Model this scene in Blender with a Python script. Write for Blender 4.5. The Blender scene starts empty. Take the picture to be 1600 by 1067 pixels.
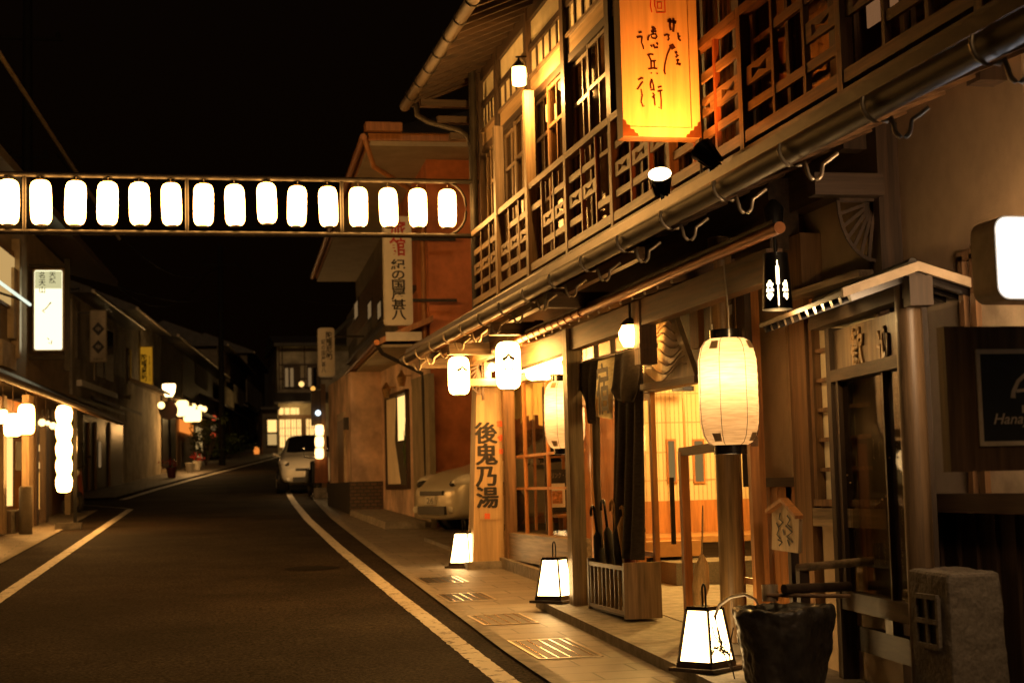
import bpy, bmesh, math, random
from mathutils import Vector as V, Matrix
random.seed(7)
scn = bpy.context.scene
COL = scn.collection
# ------------------------------------------------------------------ camera
FPX, ROLL, EYE, SL = 2460.0, 0.026, 1.55, 0.0333
YAW, PITCH = 0.2214, 0.09086
Fw = V((math.sin(YAW)*math.cos(PITCH), math.cos(YAW)*math.cos(PITCH), math.sin(PITCH)))
R0 = V((math.cos(YAW), -math.sin(YAW), 0)); U0 = R0.cross(Fw)
Rt = R0*math.cos(ROLL)-U0*math.sin(ROLL); Up = R0*math.sin(ROLL)+U0*math.cos(ROLL)
CAM = V((0, 0, EYE))
cd = bpy.data.cameras.new('camera'); cam = bpy.data.objects.new('camera', cd); COL.objects.link(cam)
cd.sensor_width = 36; cd.lens = FPX/1600*36; cd.clip_start = .05; cd.clip_end = 2000
cam.matrix_world = Matrix(((Rt.x, Up.x, -Fw.x, 0), (Rt.y, Up.y, -Fw.y, 0), (Rt.z, Up.z, -Fw.z, EYE), (0, 0, 0, 1)))
cd.dof.use_dof = True; cd.dof.focus_distance = 10.8; cd.dof.aperture_fstop = 3.4
scn.camera = cam
# ------------------------------------------------------------------ sky, exposure
w = bpy.data.worlds.new('World'); scn.world = w; w.use_nodes = True
nt = w.node_tree; sky = nt.nodes.new('ShaderNodeTexSky'); sky.sky_type = 'NISHITA'; sky.sun_disc = False
sky.sun_elevation = math.radians(-4); sky.sun_rotation = math.radians(200)
mxs = nt.nodes.new('ShaderNodeMix'); mxs.data_type = 'RGBA'; mxs.blend_type = 'ADD'; mxs.inputs[0].default_value = 1; mxs.inputs[7].default_value = (.055, .02, .004, 1)   # faint town glow on the night sky
nt.links.new(sky.outputs[0], mxs.inputs[6]); nt.links.new(mxs.outputs[2], nt.nodes['Background'].inputs[0]); nt.nodes['Background'].inputs[1].default_value = 0.03
sd = bpy.data.lights.new('front_fill', 'SUN'); sd.energy = 0.22; sd.angle = math.radians(10); sd.color = (1, .6, .28)  # warm fill from behind the camera, added to brighten surfaces facing it
so = bpy.data.objects.new('front_fill', sd); COL.objects.link(so); so.rotation_euler = V((.06, .90, -.42)).to_track_quat('-Z', 'Y').to_euler()
vs = scn.view_settings; vs.view_transform = 'Standard'; vs.look = 'None'; vs.exposure = 0; vs.gamma = 1
scn.cycles.use_denoising = True; scn.cycles.max_bounces = 6; scn.cycles.sample_clamp_indirect = 4
scn.cycles.caustics_reflective = False; scn.cycles.caustics_refractive = False
# ------------------------------------------------------------------ picture ray helpers
def ray(px, py): return Fw + Rt*((px-800)/FPX) - Up*((py-533.5)/FPX)
def g(y): return SL*y + (.00027*(y-45)**2 if y > 45 else 0)
def GR(px, py, off=0):
    d = ray(px, py)
    lo, hi = .5, 190
    for _ in range(60):
        m = (lo+hi)/2; p = CAM+d*m
        if p.z > g(p.y)+off: lo = m
        else: hi = m
    return CAM+d*lo
def AX(px, py, X): d = ray(px, py); return CAM+d*(X/d.x)
def AY(px, py, Y): d = ray(px, py); return CAM+d*(Y/d.y)
def AZ(px, py, Z): d = ray(px, py); return CAM+d*((Z-EYE)/d.z)
def PL(px, py, O, D):
    d = ray(px, py); n = (D[1], -D[0]); k = (n[0]*O[0]+n[1]*O[1])/(n[0]*d.x+n[1]*d.y); return CAM+d*k
# ------------------------------------------------------------------ materials
MATS = {}
def _new(n):
    m = bpy.data.materials.new(n); m.use_nodes = True; MATS[n] = m; return m, m.node_tree, m.node_tree.nodes['Principled BSDF']
def mat(n, col, rough=.6, metal=0, var=.25, scale=(6, 6, 6), detail=4, bump=0.0, spec=.5, bscale=None, pos=(.3, .7), low=None, big=0):
    m, t, b = _new(n); N = t.nodes; L = t.links
    tc = N.new('ShaderNodeTexCoord'); mp = N.new('ShaderNodeMapping'); mp.inputs[3].default_value = scale
    nz = N.new('ShaderNodeTexNoise'); nz.inputs['Scale'].default_value = 1; nz.inputs['Detail'].default_value = detail; nz.inputs['Roughness'].default_value = .65
    L.new(tc.outputs['Object'], mp.inputs[0]); L.new(mp.outputs[0], nz.inputs['Vector'])
    cr = N.new('ShaderNodeValToRGB'); a = [max(0, c*(1-var)) for c in col]; c2 = [min(1, c*(1+var)) for c in col]
    if low: a = low
    cr.color_ramp.elements[0].position, cr.color_ramp.elements[1].position = pos
    cr.color_ramp.elements[0].color = (*a, 1); cr.color_ramp.elements[1].color = (*c2, 1)
    L.new(nz.outputs[0], cr.inputs[0]); L.new(cr.outputs[0], b.inputs['Base Color'])
    if big:      # broad worn and stained patches
        n3 = N.new('ShaderNodeTexNoise'); n3.inputs['Scale'].default_value = big; n3.inputs['Detail'].default_value = 6; n3.inputs['Roughness'].default_value = .6; L.new(tc.outputs['Object'], n3.inputs['Vector'])
        c3 = N.new('ShaderNodeValToRGB'); c3.color_ramp.elements[0].position, c3.color_ramp.elements[1].position = .38, .62; c3.color_ramp.elements[0].color = (.6, .6, .6, 1); c3.color_ramp.elements[1].color = (1.3, 1.3, 1.3, 1)
        mx3 = N.new('ShaderNodeMix'); mx3.data_type = 'RGBA'; mx3.blend_type = 'MULTIPLY'; mx3.inputs[0].default_value = 1; L.new(n3.outputs[0], c3.inputs[0]); L.new(cr.outputs[0], mx3.inputs[6]); L.new(c3.outputs[0], mx3.inputs[7]); L.new(mx3.outputs[2], b.inputs['Base Color'])
    b.inputs['Roughness'].default_value = rough; b.inputs['Metallic'].default_value = metal; b.inputs['Specular IOR Level'].default_value = spec
    if bump:
        bp = N.new('ShaderNodeBump'); bp.inputs['Strength'].default_value = bump; bp.inputs['Distance'].default_value = .01
        if bscale:
            n2 = N.new('ShaderNodeTexNoise'); n2.inputs['Scale'].default_value = bscale; n2.inputs['Detail'].default_value = 5
            L.new(tc.outputs['Object'], n2.inputs['Vector']); L.new(n2.outputs[0], bp.inputs['Height'])
        else: L.new(nz.outputs[0], bp.inputs['Height'])
        L.new(bp.outputs[0], b.inputs['Normal'])
    return m
def wood(n, col, ax='z', rough=.5, var=.62, k=26):
    s = [k, k, k]; s['xyz'.index(ax)] = k*.05
    return mat(n, col, rough, 0, var, tuple(s), 5, .25)
def emis(n, col, st, sampled=True):
    m, t, b = _new(n); t.nodes.remove(b); e = t.nodes.new('ShaderNodeEmission')
    e.inputs[0].default_value = (*col, 1); e.inputs[1].default_value = st
    t.links.new(e.outputs[0], t.nodes['Material Output'].inputs[0])
    return m
def brick(n, c1, c2, cm, scale, bw=.5, rh=.25, rough=.8, mortar=.02, rot=(0, 0, 0), off=.5):
    m, t, b = _new(n); N = t.nodes; L = t.links
    tc = N.new('ShaderNodeTexCoord'); mp = N.new('ShaderNodeMapping'); mp.inputs[2].default_value = rot
    br = N.new('ShaderNodeTexBrick'); br.inputs['Scale'].default_value = scale; br.inputs['Mortar Size'].default_value = mortar
    br.inputs['Color1'].default_value = (*c1, 1); br.inputs['Color2'].default_value = (*c2, 1); br.inputs['Mortar'].default_value = (*cm, 1)
    br.inputs['Brick Width'].default_value = bw; br.inputs['Row Height'].default_value = rh; br.offset = off
    nz = N.new('ShaderNodeTexNoise'); nz.inputs['Scale'].default_value = 9; nz.inputs['Detail'].default_value = 6
    L.new(tc.outputs['Object'], nz.inputs['Vector'])
    mx = N.new('ShaderNodeMix'); mx.data_type = 'RGBA'; mx.blend_type = 'MULTIPLY'; mx.inputs[0].default_value = .55
    L.new(tc.outputs['Object'], mp.inputs[0]); L.new(mp.outputs[0], br.inputs['Vector'])
    L.new(br.outputs['Color'], mx.inputs[6]); L.new(nz.outputs['Color'], mx.inputs[7])
    hs = N.new('ShaderNodeHueSaturation'); hs.inputs['Saturation'].default_value = 0; L.new(nz.outputs['Color'], hs.inputs['Color']); L.new(hs.outputs[0], mx.inputs[7])
    L.new(mx.outputs[2], b.inputs['Base Color']); b.inputs['Roughness'].default_value = rough
    bp = N.new('ShaderNodeBump'); bp.inputs['Strength'].default_value = .5; bp.inputs['Distance'].default_value = .01; bp.invert = True
    L.new(br.outputs['Fac'], bp.inputs['Height']); L.new(bp.outputs[0], b.inputs['Normal'])
    return m
def glass(n, tint=(.9, .9, .9), refl=.04):
    m, t, b = _new(n); N = t.nodes; L = t.links; N.remove(b)
    tr = N.new('ShaderNodeBsdfTransparent'); tr.inputs[0].default_value = (*tint, 1)
    gl = N.new('ShaderNodeBsdfGlossy'); gl.inputs['Roughness'].default_value = .04
    fr = N.new('ShaderNodeFresnel'); fr.inputs[0].default_value = 1.25
    mt = N.new('ShaderNodeMath'); mt.operation = 'ADD'; mt.inputs[1].default_value = refl-.04; mt.use_clamp = True
    mx = N.new('ShaderNodeMixShader'); mx.inputs[0].default_value = refl
    L.new(tr.outputs[0], mx.inputs[1]); L.new(gl.outputs[0], mx.inputs[2]); L.new(mx.outputs[0], N['Material Output'].inputs[0])
    return m
def paper(n, col, trans=.75):
    m, t, b = _new(n); N = t.nodes; L = t.links; N.remove(b)
    tc = N.new('ShaderNodeTexCoord'); mp = N.new('ShaderNodeMapping'); mp.inputs[3].default_value = (9, 9, 120)
    nz = N.new('ShaderNodeTexNoise'); nz.inputs['Scale'].default_value = 1; nz.inputs['Detail'].default_value = 4
    L.new(tc.outputs['Object'], mp.inputs[0]); L.new(mp.outputs[0], nz.inputs['Vector'])
    cr = N.new('ShaderNodeValToRGB'); cr.color_ramp.elements[0].position = .3; cr.color_ramp.elements[1].position = .65
    cr.color_ramp.elements[0].color = (col[0]*.72, col[1]*.66, col[2]*.58, 1); cr.color_ramp.elements[1].color = (*col, 1)
    L.new(nz.outputs[0], cr.inputs[0])
    tl = N.new('ShaderNodeBsdfTranslucent'); df = N.new('ShaderNodeBsdfDiffuse'); mx = N.new('ShaderNodeMixShader'); mx.inputs[0].default_value = trans
    L.new(cr.outputs[0], tl.inputs[0]); L.new(cr.outputs[0], df.inputs[0]); L.new(df.outputs[0], mx.inputs[1]); L.new(tl.outputs[0], mx.inputs[2])
    L.new(mx.outputs[0], N['Material Output'].inputs[0]); return m
WARM = (1, .46, .105)
M = MATS
mat('asphalt', (.034, .0255, .0180), .85, spec=.06, var=.75, pos=(.41, .60), big=.55, scale=(38, 38, 38), detail=8, bump=.9, bscale=70); mat('manhole', (.014, .011, .008), .85, spec=.04)
brick('paving', (.30, .26, .21), (.22, .19, .155), (.08, .07, .06), 1, .6, .3, .55, .008)
brick('old_paving', (.24, .21, .17), (.16, .14, .11), (.05, .045, .04), 1, .45, .45, .6, .012)
mat('earth', (.05, .045, .035), .9, var=.4)
mat('white_line', (.55, .51, .43), .6, var=.2, pos=(.36, .46), low=(.10, .085, .065), scale=(11, 11, 11), detail=8, bump=.3, bscale=90)
mat('kerb_stone', (.26, .23, .19), .75, var=.35, scale=(9, 9, 9), bump=.4, bscale=60)
mat('dark_stone', (.12, .105, .085), .6, var=.5, scale=(7, 7, 7), bump=.9, bscale=22)
mat('wet_stone', (.03, .025, .02), .42, var=.6, scale=(9, 9, 9), bump=1.0, bscale=14)
mat('granite', (.16, .135, .10), .8, var=.3, scale=(60, 60, 60), bump=.7, bscale=30)
wood('wood_v', (.16, .085, .036), 'z'); wood('wood_h', (.16, .085, .036), 'y'); wood('wood_x', (.16, .085, .036), 'x')
wood('old_wood_v', (.21, .145, .08), 'z'); wood('old_wood_h', (.23, .16, .09), 'y'); wood('old_wood_x', (.22, .15, .085), 'x')
wood('dark_wood_v', (.055, .032, .018), 'z'); wood('dark_wood_h', (.055, .032, .018), 'y'); wood('dark_wood_x', (.05, .03, .018), 'x')
wood('red_wood_v', (.24, .075, .025), 'z'); wood('red_wood_h', (.24, .075, .025), 'y')
wood('pale_wood_v', (.52, .36, .19), 'z', .45, .3, 16); wood('pale_wood_h', (.48, .34, .18), 'y', .45, .3, 16); wood('pale_wood_x', (.48, .34, .18), 'x', .45, .3, 16)
wood('sign_wood', (.66, .50, .27), 'z', .35, .22, 14)
wood('grey_wood_v', (.13, .11, .085), 'z', .7); wood('grey_wood_x', (.13, .11, .085), 'x', .7)
mat('cream_plaster', (.84, .75, .52), .85, var=.12, scale=(5, 5, 5), bump=.2, bscale=60)
mat('brown_plaster', (.34, .23, .125), .85, var=.15, scale=(4, 4, 4), bump=.3, bscale=120)
mat('grey_plaster', (.44, .35, .25), .9, var=.14, scale=(3, 3, 3), bump=.3, bscale=140)
mat('pale_wall', (.42, .36, .26), .9, big=.8, var=.2, scale=(1.2, 1.2, 2.5), bump=.2, bscale=50)
mat('dim_wall', (.22, .18, .125), .9, var=.3, scale=(1, 1, 2), bump=.2, bscale=40)
mat('orange_wall', (.60, .205, .08), .85, big=.9, var=.2, scale=(1.3, 1.3, .9), bump=.25, bscale=90)
mat('pink_wall', (.68, .50, .385), .85, big=1.1, var=.16, scale=(1.5, 1.5, .8), bump=.25, bscale=90)
mat('soffit', (.40, .34, .24), .8, var=.15, scale=(3, 3, 3))
brick('brick_base', (.17, .10, .055), (.11, .065, .04), (.05, .04, .03), 1, .135, .068, .6, .012, (math.pi/2, 0, 0))
brick('brick_base_side', (.17, .10, .055), (.11, .065, .04), (.05, .04, .03), 1, .135, .068, .6, .012, (math.pi/2, 0, math.pi/2))
mat('grey_column', (.30, .25, .17), .8, var=.25, scale=(5, 5, 2))
mat('roof_tile', (.06, .052, .045), .45, var=.4, scale=(5, 5, 5), bump=.4)
mat('roof_sheet', (.11, .075, .045), .4, .4, var=.4, scale=(7, 3, 7), bump=.3)
mat('gutter_metal', (.065, .044, .027), .55, .45, var=.3, scale=(6, 2, 6))
mat('copper', (.26, .11, .045), .4, .9, var=.35, scale=(5, 3, 5))
mat('dark_metal', (.04, .034, .028), .55, .4, var=.3)
mat('black_metal', (.012, .011, .01), .35, .5, var=.2)
mat('pale_metal', (.45, .38, .28), .35, .7, var=.2)
mat('grate_bar', (.6, .5, .35), .22, .95); mat('brass', (.35, .22, .10), .4, .9, var=.35, scale=(40, 40, 40))
mat('black_lacquer', (.012, .009, .008), .2)
mat('ink', (.012, .009, .008), .6); mat('red_ink', (.50, .03, .015), .5); mat('orange_ink', (.75, .15, .05), .6); mat('sign_ink', (.05, .008, .004), .6)
mat('white_board', (.78, .72, .58), .45, var=.06); mat('white_paint', (.75, .70, .60), .5, var=.1)
mat('yellow_board', (.70, .42, .04), .5, var=.1)
mat('cloth_dark', (.055, .043, .032), .95, var=.3, scale=(20, 20, 60)); mat('cloth_white', (.62, .52, .36), .9, var=.1, scale=(30, 30, 30))
mat('cloth_yellow', (.75, .55, .20), .9, var=.12, scale=(20, 20, 4)); mat('cloth_grey', (.24, .19, .13), .95, var=.2)
mat('cloth_blackish', (.025, .02, .018), .8, var=.3); mat('curtain', (.80, .70, .54), .9, var=.1, scale=(8, 8, 2))
mat('rope', (.36, .24, .11), .9, var=.3, scale=(80, 80, 80), bump=.5)
mat('rubber', (.018, .017, .016), .7); mat('silver_paint', (.66, .60, .46), .3, .25, var=.04); mat('white_paint_car', (.62, .58, .48), .25, .1, var=.03)
mat('car_glass', (.012, .011, .01), .05); mat('lens', (.80, .76, .66), .18); mat('plastic_black', (.02, .018, .016), .5)
mat('plate', (.7, .66, .55), .4); mat('maroon', (.10, .02, .015), .35)
mat('leaf', (.055, .085, .02), .6, var=.45, scale=(5, 5, 5)); mat('flower', (.45, .03, .02), .5); mat('pot', (.6, .55, .45), .5)
mat('inn_wall', (.70, .58, .34), .85, var=.06, scale=(60, 60, .5)); mat('floor_wood', (.42, .22, .08), .35, var=.3, scale=(3, 40, 3))
mat('orange_wood', (.40, .17, .05), .4, var=.35, scale=(30, 30, 2), bump=.2)
mat('board_black', (.02, .02, .018), .6); mat('photo_food', (.55, .25, .09), .5, var=.8, scale=(30, 30, 30)); mat('fabric_pouch', (.35, .22, .1), .9)
mat('water', (.01, .01, .009), .03); mat('straw', (.50, .30, .11), .9, var=.35, scale=(60, 60, 8), bump=.5)
mat('chalk', (.42, .34, .24), .8); mat('tan_paint', (.46, .36, .24), .6); mat('sign_letter', (.82, .66, .46), .6); wood('board_wood_v', (.050, .031, .017), 'z', .6); wood('board_wood_h', (.055, .034, .018), 'y', .6); wood('post_wood', (.13, .085, .045), 'z', .4); wood('round_wood', (.24, .145, .06), 'z', .4)
mat('green_metal', (.05, .07, .06), .5); mat('cable', (.012, .011, .009), .8, spec=.1)
glass('glass'); glass('dark_glass', (.7, .66, .58), .09); glass('case_glass', (.75, .72, .65), .12)
emis('lantern_glow', WARM, 14); emis('lantern_bright', WARM, 31); emis('yellow_glow', (.9, .40, .02), .32); emis('eave_glow', WARM, 62); emis('floor_lamp_glow', (1, .60, .22), 17)
emis('bulb', (1, .55, .18), 60); emis('small_bulb', (1, .6, .25), 30); emis('sign_glow', (1, .90, .55), 1.7); emis('sign_glow_dim', (1, .92, .48), .62)
emis('white_sign_glow', (.85, .90, 1), 9); emis('white_sign_back', (1, .62, .32), 37); emis('shoji_glow', (1, .62, .22), .55); emis('window_glow', (1, .58, .18), 1.6); emis('dull_pane', (1, .62, .2), .22); emis('dark_amber', (1, .42, .08), .03); emis('pink_pane', (1, .52, .28), .42)
emis('amber_glow', (1, .45, .08), 1.2); emis('dim_glow', (1, .6, .25), .18); emis('room_lamp', (1, .62, .2), 16); emis('red_glow', (1, .10, .03), .6); emis('orange_glow', (1, .28, .04), .9)
emis('blue_white_glow', (.75, .9, 1), 2.5); emis('street_lamp_glow', (1, .66, .28), 7); emis('spot_glow', (1, .75, .4), 8); emis('tube_glow', (.9, 1, .8), 1.0); emis('far_glow', (1, .62, .22), 4)
paper('chochin_paper', (.90, .74, .56)); paper('thin_cloth', (.85, .74, .52), .6)
# ------------------------------------------------------------------ mesh builder
class MB:
    def __init__(s): s.v = []; s.f = []; s.sm = []
    def add(s, vs, fs, smooth=False):
        o = len(s.v); s.v += [tuple(p) for p in vs]; s.f += [tuple(i+o for i in q) for q in fs]; s.sm += [smooth]*len(fs); return s
    def hexa(s, p):   # 8 corners: bottom 4 ccw, top 4 ccw
        return s.add(p, [(3, 2, 1, 0), (4, 5, 6, 7), (0, 1, 5, 4), (1, 2, 6, 5), (2, 3, 7, 6), (3, 0, 4, 7)])
    def box(s, x0, x1, y0, y1, z0, z1, tz=0):   # tz: z rise per metre of y (follows a slope)
        return s.hexa([(x, y, z+tz*(y-y0)) for z in (z0, z1) for x, y in ((x0, y0), (x1, y0), (x1, y1), (x0, y1))])
    def bar(s, p, q, w, h=None, up=(0, 0, 1)):
        p = V(p); q = V(q); h = h or w; d = (q-p).normalized(); u = V(up)
        if abs(d.dot(u)) > .98: u = V((0, 1, 0))
        a = d.cross(u).normalized()*w/2; b = a.cross(d).normalized()*h/2
        return s.hexa([p-a-b, p+a-b, q+a-b, q-a-b, p-a+b, p+a+b, q+a+b, q-a+b])
    def tube(s, pts, r, n=8, cap=True):
        pts = [V(p) for p in pts]; rs = r if isinstance(r, (list, tuple)) else [r]*len(pts); vs = []; ref = None
        for i, p in enumerate(pts):
            d = (pts[min(i+1, len(pts)-1)]-pts[max(i-1, 0)]).normalized()
            if ref is None: ref = V((0, 0, 1)) if abs(d.z) < .9 else V((1, 0, 0))
            a = d.cross(ref).normalized(); b = a.cross(d)
            vs += [p+(a*math.cos(2*math.pi*k/n)+b*math.sin(2*math.pi*k/n))*rs[i] for k in range(n)]
        fs = [(i*n+k, i*n+(k+1) % n, (i+1)*n+(k+1) % n, (i+1)*n+k) for i in range(len(pts)-1) for k in range(n)]
        s.add(vs, fs, True)
        if cap: s.add(vs[:n], [tuple(range(n))[::-1]]); s.add(vs[-n:], [tuple(range(n))])
        return s
    def lathe(s, prof, n=16, c=(0, 0, 0), cap=True, sx=1, sy=1, smooth=True):   # prof [(r,z)]
        vs = [(c[0]+r*sx*math.cos(2*math.pi*k/n), c[1]+r*sy*math.sin(2*math.pi*k/n), c[2]+z) for r, z in prof for k in range(n)]
        fs = [(i*n+k, i*n+(k+1) % n, (i+1)*n+(k+1) % n, (i+1)*n+k) for i in range(len(prof)-1) for k in range(n)]
        s.add(vs, fs, smooth)
        if cap: s.add(vs[:n], [tuple(range(n))[::-1]]); s.add(vs[-n:], [tuple(range(n))])
        return s
    def prism(s, poly, d):   # planar polygon extruded by the vector d
        poly = [V(p) for p in poly]; d = V(d); n = len(poly)
        s.add(poly+[p+d for p in poly], [tuple(range(n))[::-1], tuple(range(n, 2*n))]+[(i, (i+1) % n, n+(i+1) % n, n+i) for i in range(n)]); return s
    def ball(s, c, r, n=10, m=6, sz=1):
        return s.lathe([(max(.001, r*math.sin(math.pi*i/m)), -r*sz*math.cos(math.pi*i/m)) for i in range(m+1)], n, c, False)
    def sheet(s, fn, nu, nv, smooth=True):
        vs = [fn(i/nu, j/nv) for j in range(nv+1) for i in range(nu+1)]
        return s.add(vs, [(j*(nu+1)+i, j*(nu+1)+i+1, (j+1)*(nu+1)+i+1, (j+1)*(nu+1)+i) for j in range(nv) for i in range(nu)], smooth)
    def each(s, name, m, parent):   # every separate 8-cornered piece becomes a part of its own
        for i in range(0, len(s.v), 8): MB().hexa(s.v[i:i+8]).build(name, m, parent)
    def build(s, name, m, parent=None, label=None):
        base = V(wloc(parent)) if parent else V((0, 0, 0))
        me = bpy.data.meshes.new(name); me.from_pydata([tuple(V(p)-base) for p in s.v], [], s.f)
        me.polygons.foreach_set('use_smooth', s.sm); me.update()
        bm = bmesh.new(); bm.from_mesh(me); bmesh.ops.recalc_face_normals(bm, faces=bm.faces); bm.to_mesh(me); bm.free()
        me.materials.append(M[m] if isinstance(m, str) else m)
        o = bpy.data.objects.new(name, me); COL.objects.link(o)
        if parent: o.parent = parent
        if label: o['label'] = label
        return o
def wloc(o):
    p = V(o.location)
    while o.parent: o = o.parent; p += o.location
    return p
def tag(o, label=None, cat=None, group=None, kind=None):
    for k, v in (('label', label), ('category', cat), ('group', group), ('kind', kind)):
        if v: o[k] = v
    return o
def thing(name, label, cat, loc=(0, 0, 0), group=None):
    o = bpy.data.objects.new(name, None); COL.objects.link(o); o.location = loc; o.empty_display_size = .1
    return tag(o, label, cat, group)
def struct(o): o['kind'] = 'structure'; return o
def dup(root, loc, rz=None, label=None, group=None, scale=None):
    def cp(o, par):
        c = o.copy(); COL.objects.link(c)
        if par: c.parent = par
        for ch in [x for x in KIDS.get(o.name, [])]:
            n = cp(ch, c); KIDS.setdefault(c.name, []).append(n)
        return c
    KIDS = {}
    for o in bpy.data.objects:
        if o.parent: KIDS.setdefault(o.parent.name, []).append(o)
    r = cp(root, None); r.location = loc
    if rz is not None: r.rotation_euler = (0, 0, rz)
    if label: r['label'] = label
    if group: r['group'] = group
    if scale: r.scale = scale
    return r
def lamp(parent, loc, energy, col=WARM, r=.04, typ='POINT', aim=None, size=1.0, blend=.5):
    ld = bpy.data.lights.new('lamp_light', typ); ld.energy = energy; ld.color = col; ld.shadow_soft_size = r
    if typ == 'SPOT': ld.spot_size = size; ld.spot_blend = blend
    o = bpy.data.objects.new('lamp_light', ld); COL.objects.link(o)
    if parent: o.parent = parent; loc = V(loc)-wloc(parent)
    o.location = loc
    if aim is not None: o.rotation_euler = (V(aim)).to_track_quat('-Z', 'Y').to_euler()
    return o
def text(s, m, parent, c, rt, up, w_, h_, name='lettering', thick=.003, bold=.0, line=1.0, shear=0, heavy=0):
    cu = bpy.data.curves.new('t', 'FONT'); cu.body = s; cu.align_x = 'CENTER'; cu.size = 1; cu.space_line = line; cu.offset = bold; cu.resolution_u = 3; cu.shear = shear
    ob = bpy.data.objects.new('t', cu); COL.objects.link(ob)
    dg = bpy.context.evaluated_depsgraph_get(); me = bpy.data.meshes.new_from_object(ob.evaluated_get(dg))
    bpy.data.objects.remove(ob); me.name = name
    xs = [v.co.x for v in me.vertices]; ys = [v.co.y for v in me.vertices]
    if not xs: return None
    x0, x1, y0, y1 = min(xs), max(xs), min(ys), max(ys); rt = V(rt).normalized(); up = V(up).normalized(); n = rt.cross(up)
    base = wloc(parent)
    for v in me.vertices:
        a = (v.co.x-(x0+x1)/2)/max(1e-6, x1-x0)*w_; b = (v.co.y-(y0+y1)/2)/max(1e-6, y1-y0)*h_
        v.co = V(c)+rt*a+up*b+n*thick-base
    if heavy:      # brush weight: the glyphs thickened by shifted layers
        vs0 = [V(v.co) for v in me.vertices]; fs0 = [tuple(p.vertices) for p in me.polygons]; nn = len(vs0); vs, fs = [], []
        for j in range(6):
            a = math.pi*2*j/6; d = rt*math.cos(a)*heavy*1.25+up*math.sin(a)*heavy*.7+n*.0003*j; fs += [tuple(i+len(vs) for i in f) for f in fs0]; vs += [v+d for v in vs0]
        me = bpy.data.meshes.new(name); me.from_pydata(vs, [], fs)
    me.materials.clear(); me.materials.append(M[m])
    o = bpy.data.objects.new(name, me); COL.objects.link(o); o.parent = parent; return o
def stroke(mb, pts, ws, f, thick):   # brush stroke as a flat raised ribbon; f maps (u,v)->world, thick = lift vector
    P = [V(p) for p in pts]; n = len(P); L = []; R_ = []
    for i in range(n):
        d = (P[min(i+1, n-1)]-P[max(i-1, 0)]); d = d/(d.length or 1); nn = V((-d.y, d.x)); wv = ws[i] if isinstance(ws, (list, tuple)) else ws
        L.append(f(P[i]+nn*wv/2)); R_.append(f(P[i]-nn*wv/2))
    vs = [p+thick for q in zip(L, R_) for p in q]; mb.add(vs, [(2*i, 2*i+1, 2*i+3, 2*i+2) for i in range(n-1)])
# ------------------------------------------------------------------ ground, road, pavements
def lerp(tab, y):
    if y <= tab[0][0]: return tab[0][1]
    for (a, p), (b, q) in zip(tab, tab[1:]):
        if y <= b:
            t = (y-a)/(b-a); return p+(q-p)*t
    return tab[-1][1]
RW = [(-6, 1.9), (0, 1.98), (10, 2.19), (16, 2.33), (22.2, 2.51), (30, 2.80), (38, 3.2), (44, 3.55), (47.5, 3.8), (56, 4.9), (70, 7.4), (90, 11.2), (125, 19)]   # right white line, outer edge
LW = [(-6, -2.6), (17, -1.6), (36.75, -.71)]
LW2 = [(39.5, -1.3), (43.6, -.8), (46.9, -.45), (51, 0), (59.5, 1.15), (67, 2.35), (76.4, 4.1), (92, 7.3), (125, 14)]
def strip(mb, fa, fb, ys, off, nx=1):
    rows = [[(fa(y)+(fb(y)-fa(y))*i/nx, y, g(y)+off) for i in range(nx+1)] for y in ys]
    vs = [p for r in rows for p in r]; k = nx+1
    mb.add(vs, [(j*k+i, j*k+i+1, (j+1)*k+i+1, (j+1)*k+i) for j in range(len(ys)-1) for i in range(nx)], True)
def yr(a, b, st): n = max(1, round((b-a)/st)); return [a+(b-a)*i/n for i in range(n+1)]
m = MB(); strip(m, lambda y: -90, lambda y: 110, yr(-20, 260, 4), -.03, 8)
struct(m.build('ground', 'earth'))
m = MB(); strip(m, lambda y: -9 if y < 60 else lerp(LW2, y)-3, lambda y: lerp(RW, y)+.55 if y < 40 else lerp(RW, y)+2.5, yr(-6, 125, 1.5), .0, 6)
struct(m.build('road', 'asphalt'))
# painted lines with slightly ragged edges
def line(tab, y0, y1, wd, off=.004, jag=.006):
    m = MB(); ys = yr(y0, y1, .09); e = [random.uniform(-jag, jag)*(1 if random.random() < .9 else 2) for _ in ys]; d = {y: v for y, v in zip(ys, e)}
    strip(m, lambda y: lerp(tab, y)-wd+d[y], lambda y: lerp(tab, y)+d[y]*.6, ys, off); return m
o = line(RW, -4, 47.6, .15).build('road_marking', 'white_line'); struct(o)
m = line([(y, x+.12) for y, x in LW], -4, 36.9, .15)
o = m.build('road_marking', 'white_line'); struct(o)
m = MB(); a, b = GR(203, 795), GR(128, 789); n = 14
for i in range(n):
    p, q = a.lerp(b, i/n), a.lerp(b, (i+1)/n); d = V((0, .16, 0)); m.add([p+V((0, 0, .005)), q+V((0, 0, .005)), q+d+V((0, 0, .011)), p+d+V((0, 0, .011))], [(0, 1, 2, 3)])
struct(m.build('road_marking', 'white_line'))
m = line(LW2, 43, 92, .2); struct(m.build('road_marking', 'white_line'))
# right pavement: slabs flush with the road, a strip of concrete edging
PV = [(-6, 2.14), (10.7, 2.36), (22.1, 2.81), (30, 3.15), (36, 3.5), (44, 4.0)]
m = MB(); strip(m, lambda y: lerp(PV, y)+.12, lambda y: 9.0, yr(-6, 44, 1.0), .012, 8); struct(m.build('pavement', 'paving'))
m = MB(); strip(m, lambda y: lerp(PV, y), lambda y: lerp(PV, y)+.115, yr(-6, 44, 1.0), .016); struct(m.build('kerb', 'kerb_stone'))
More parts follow.
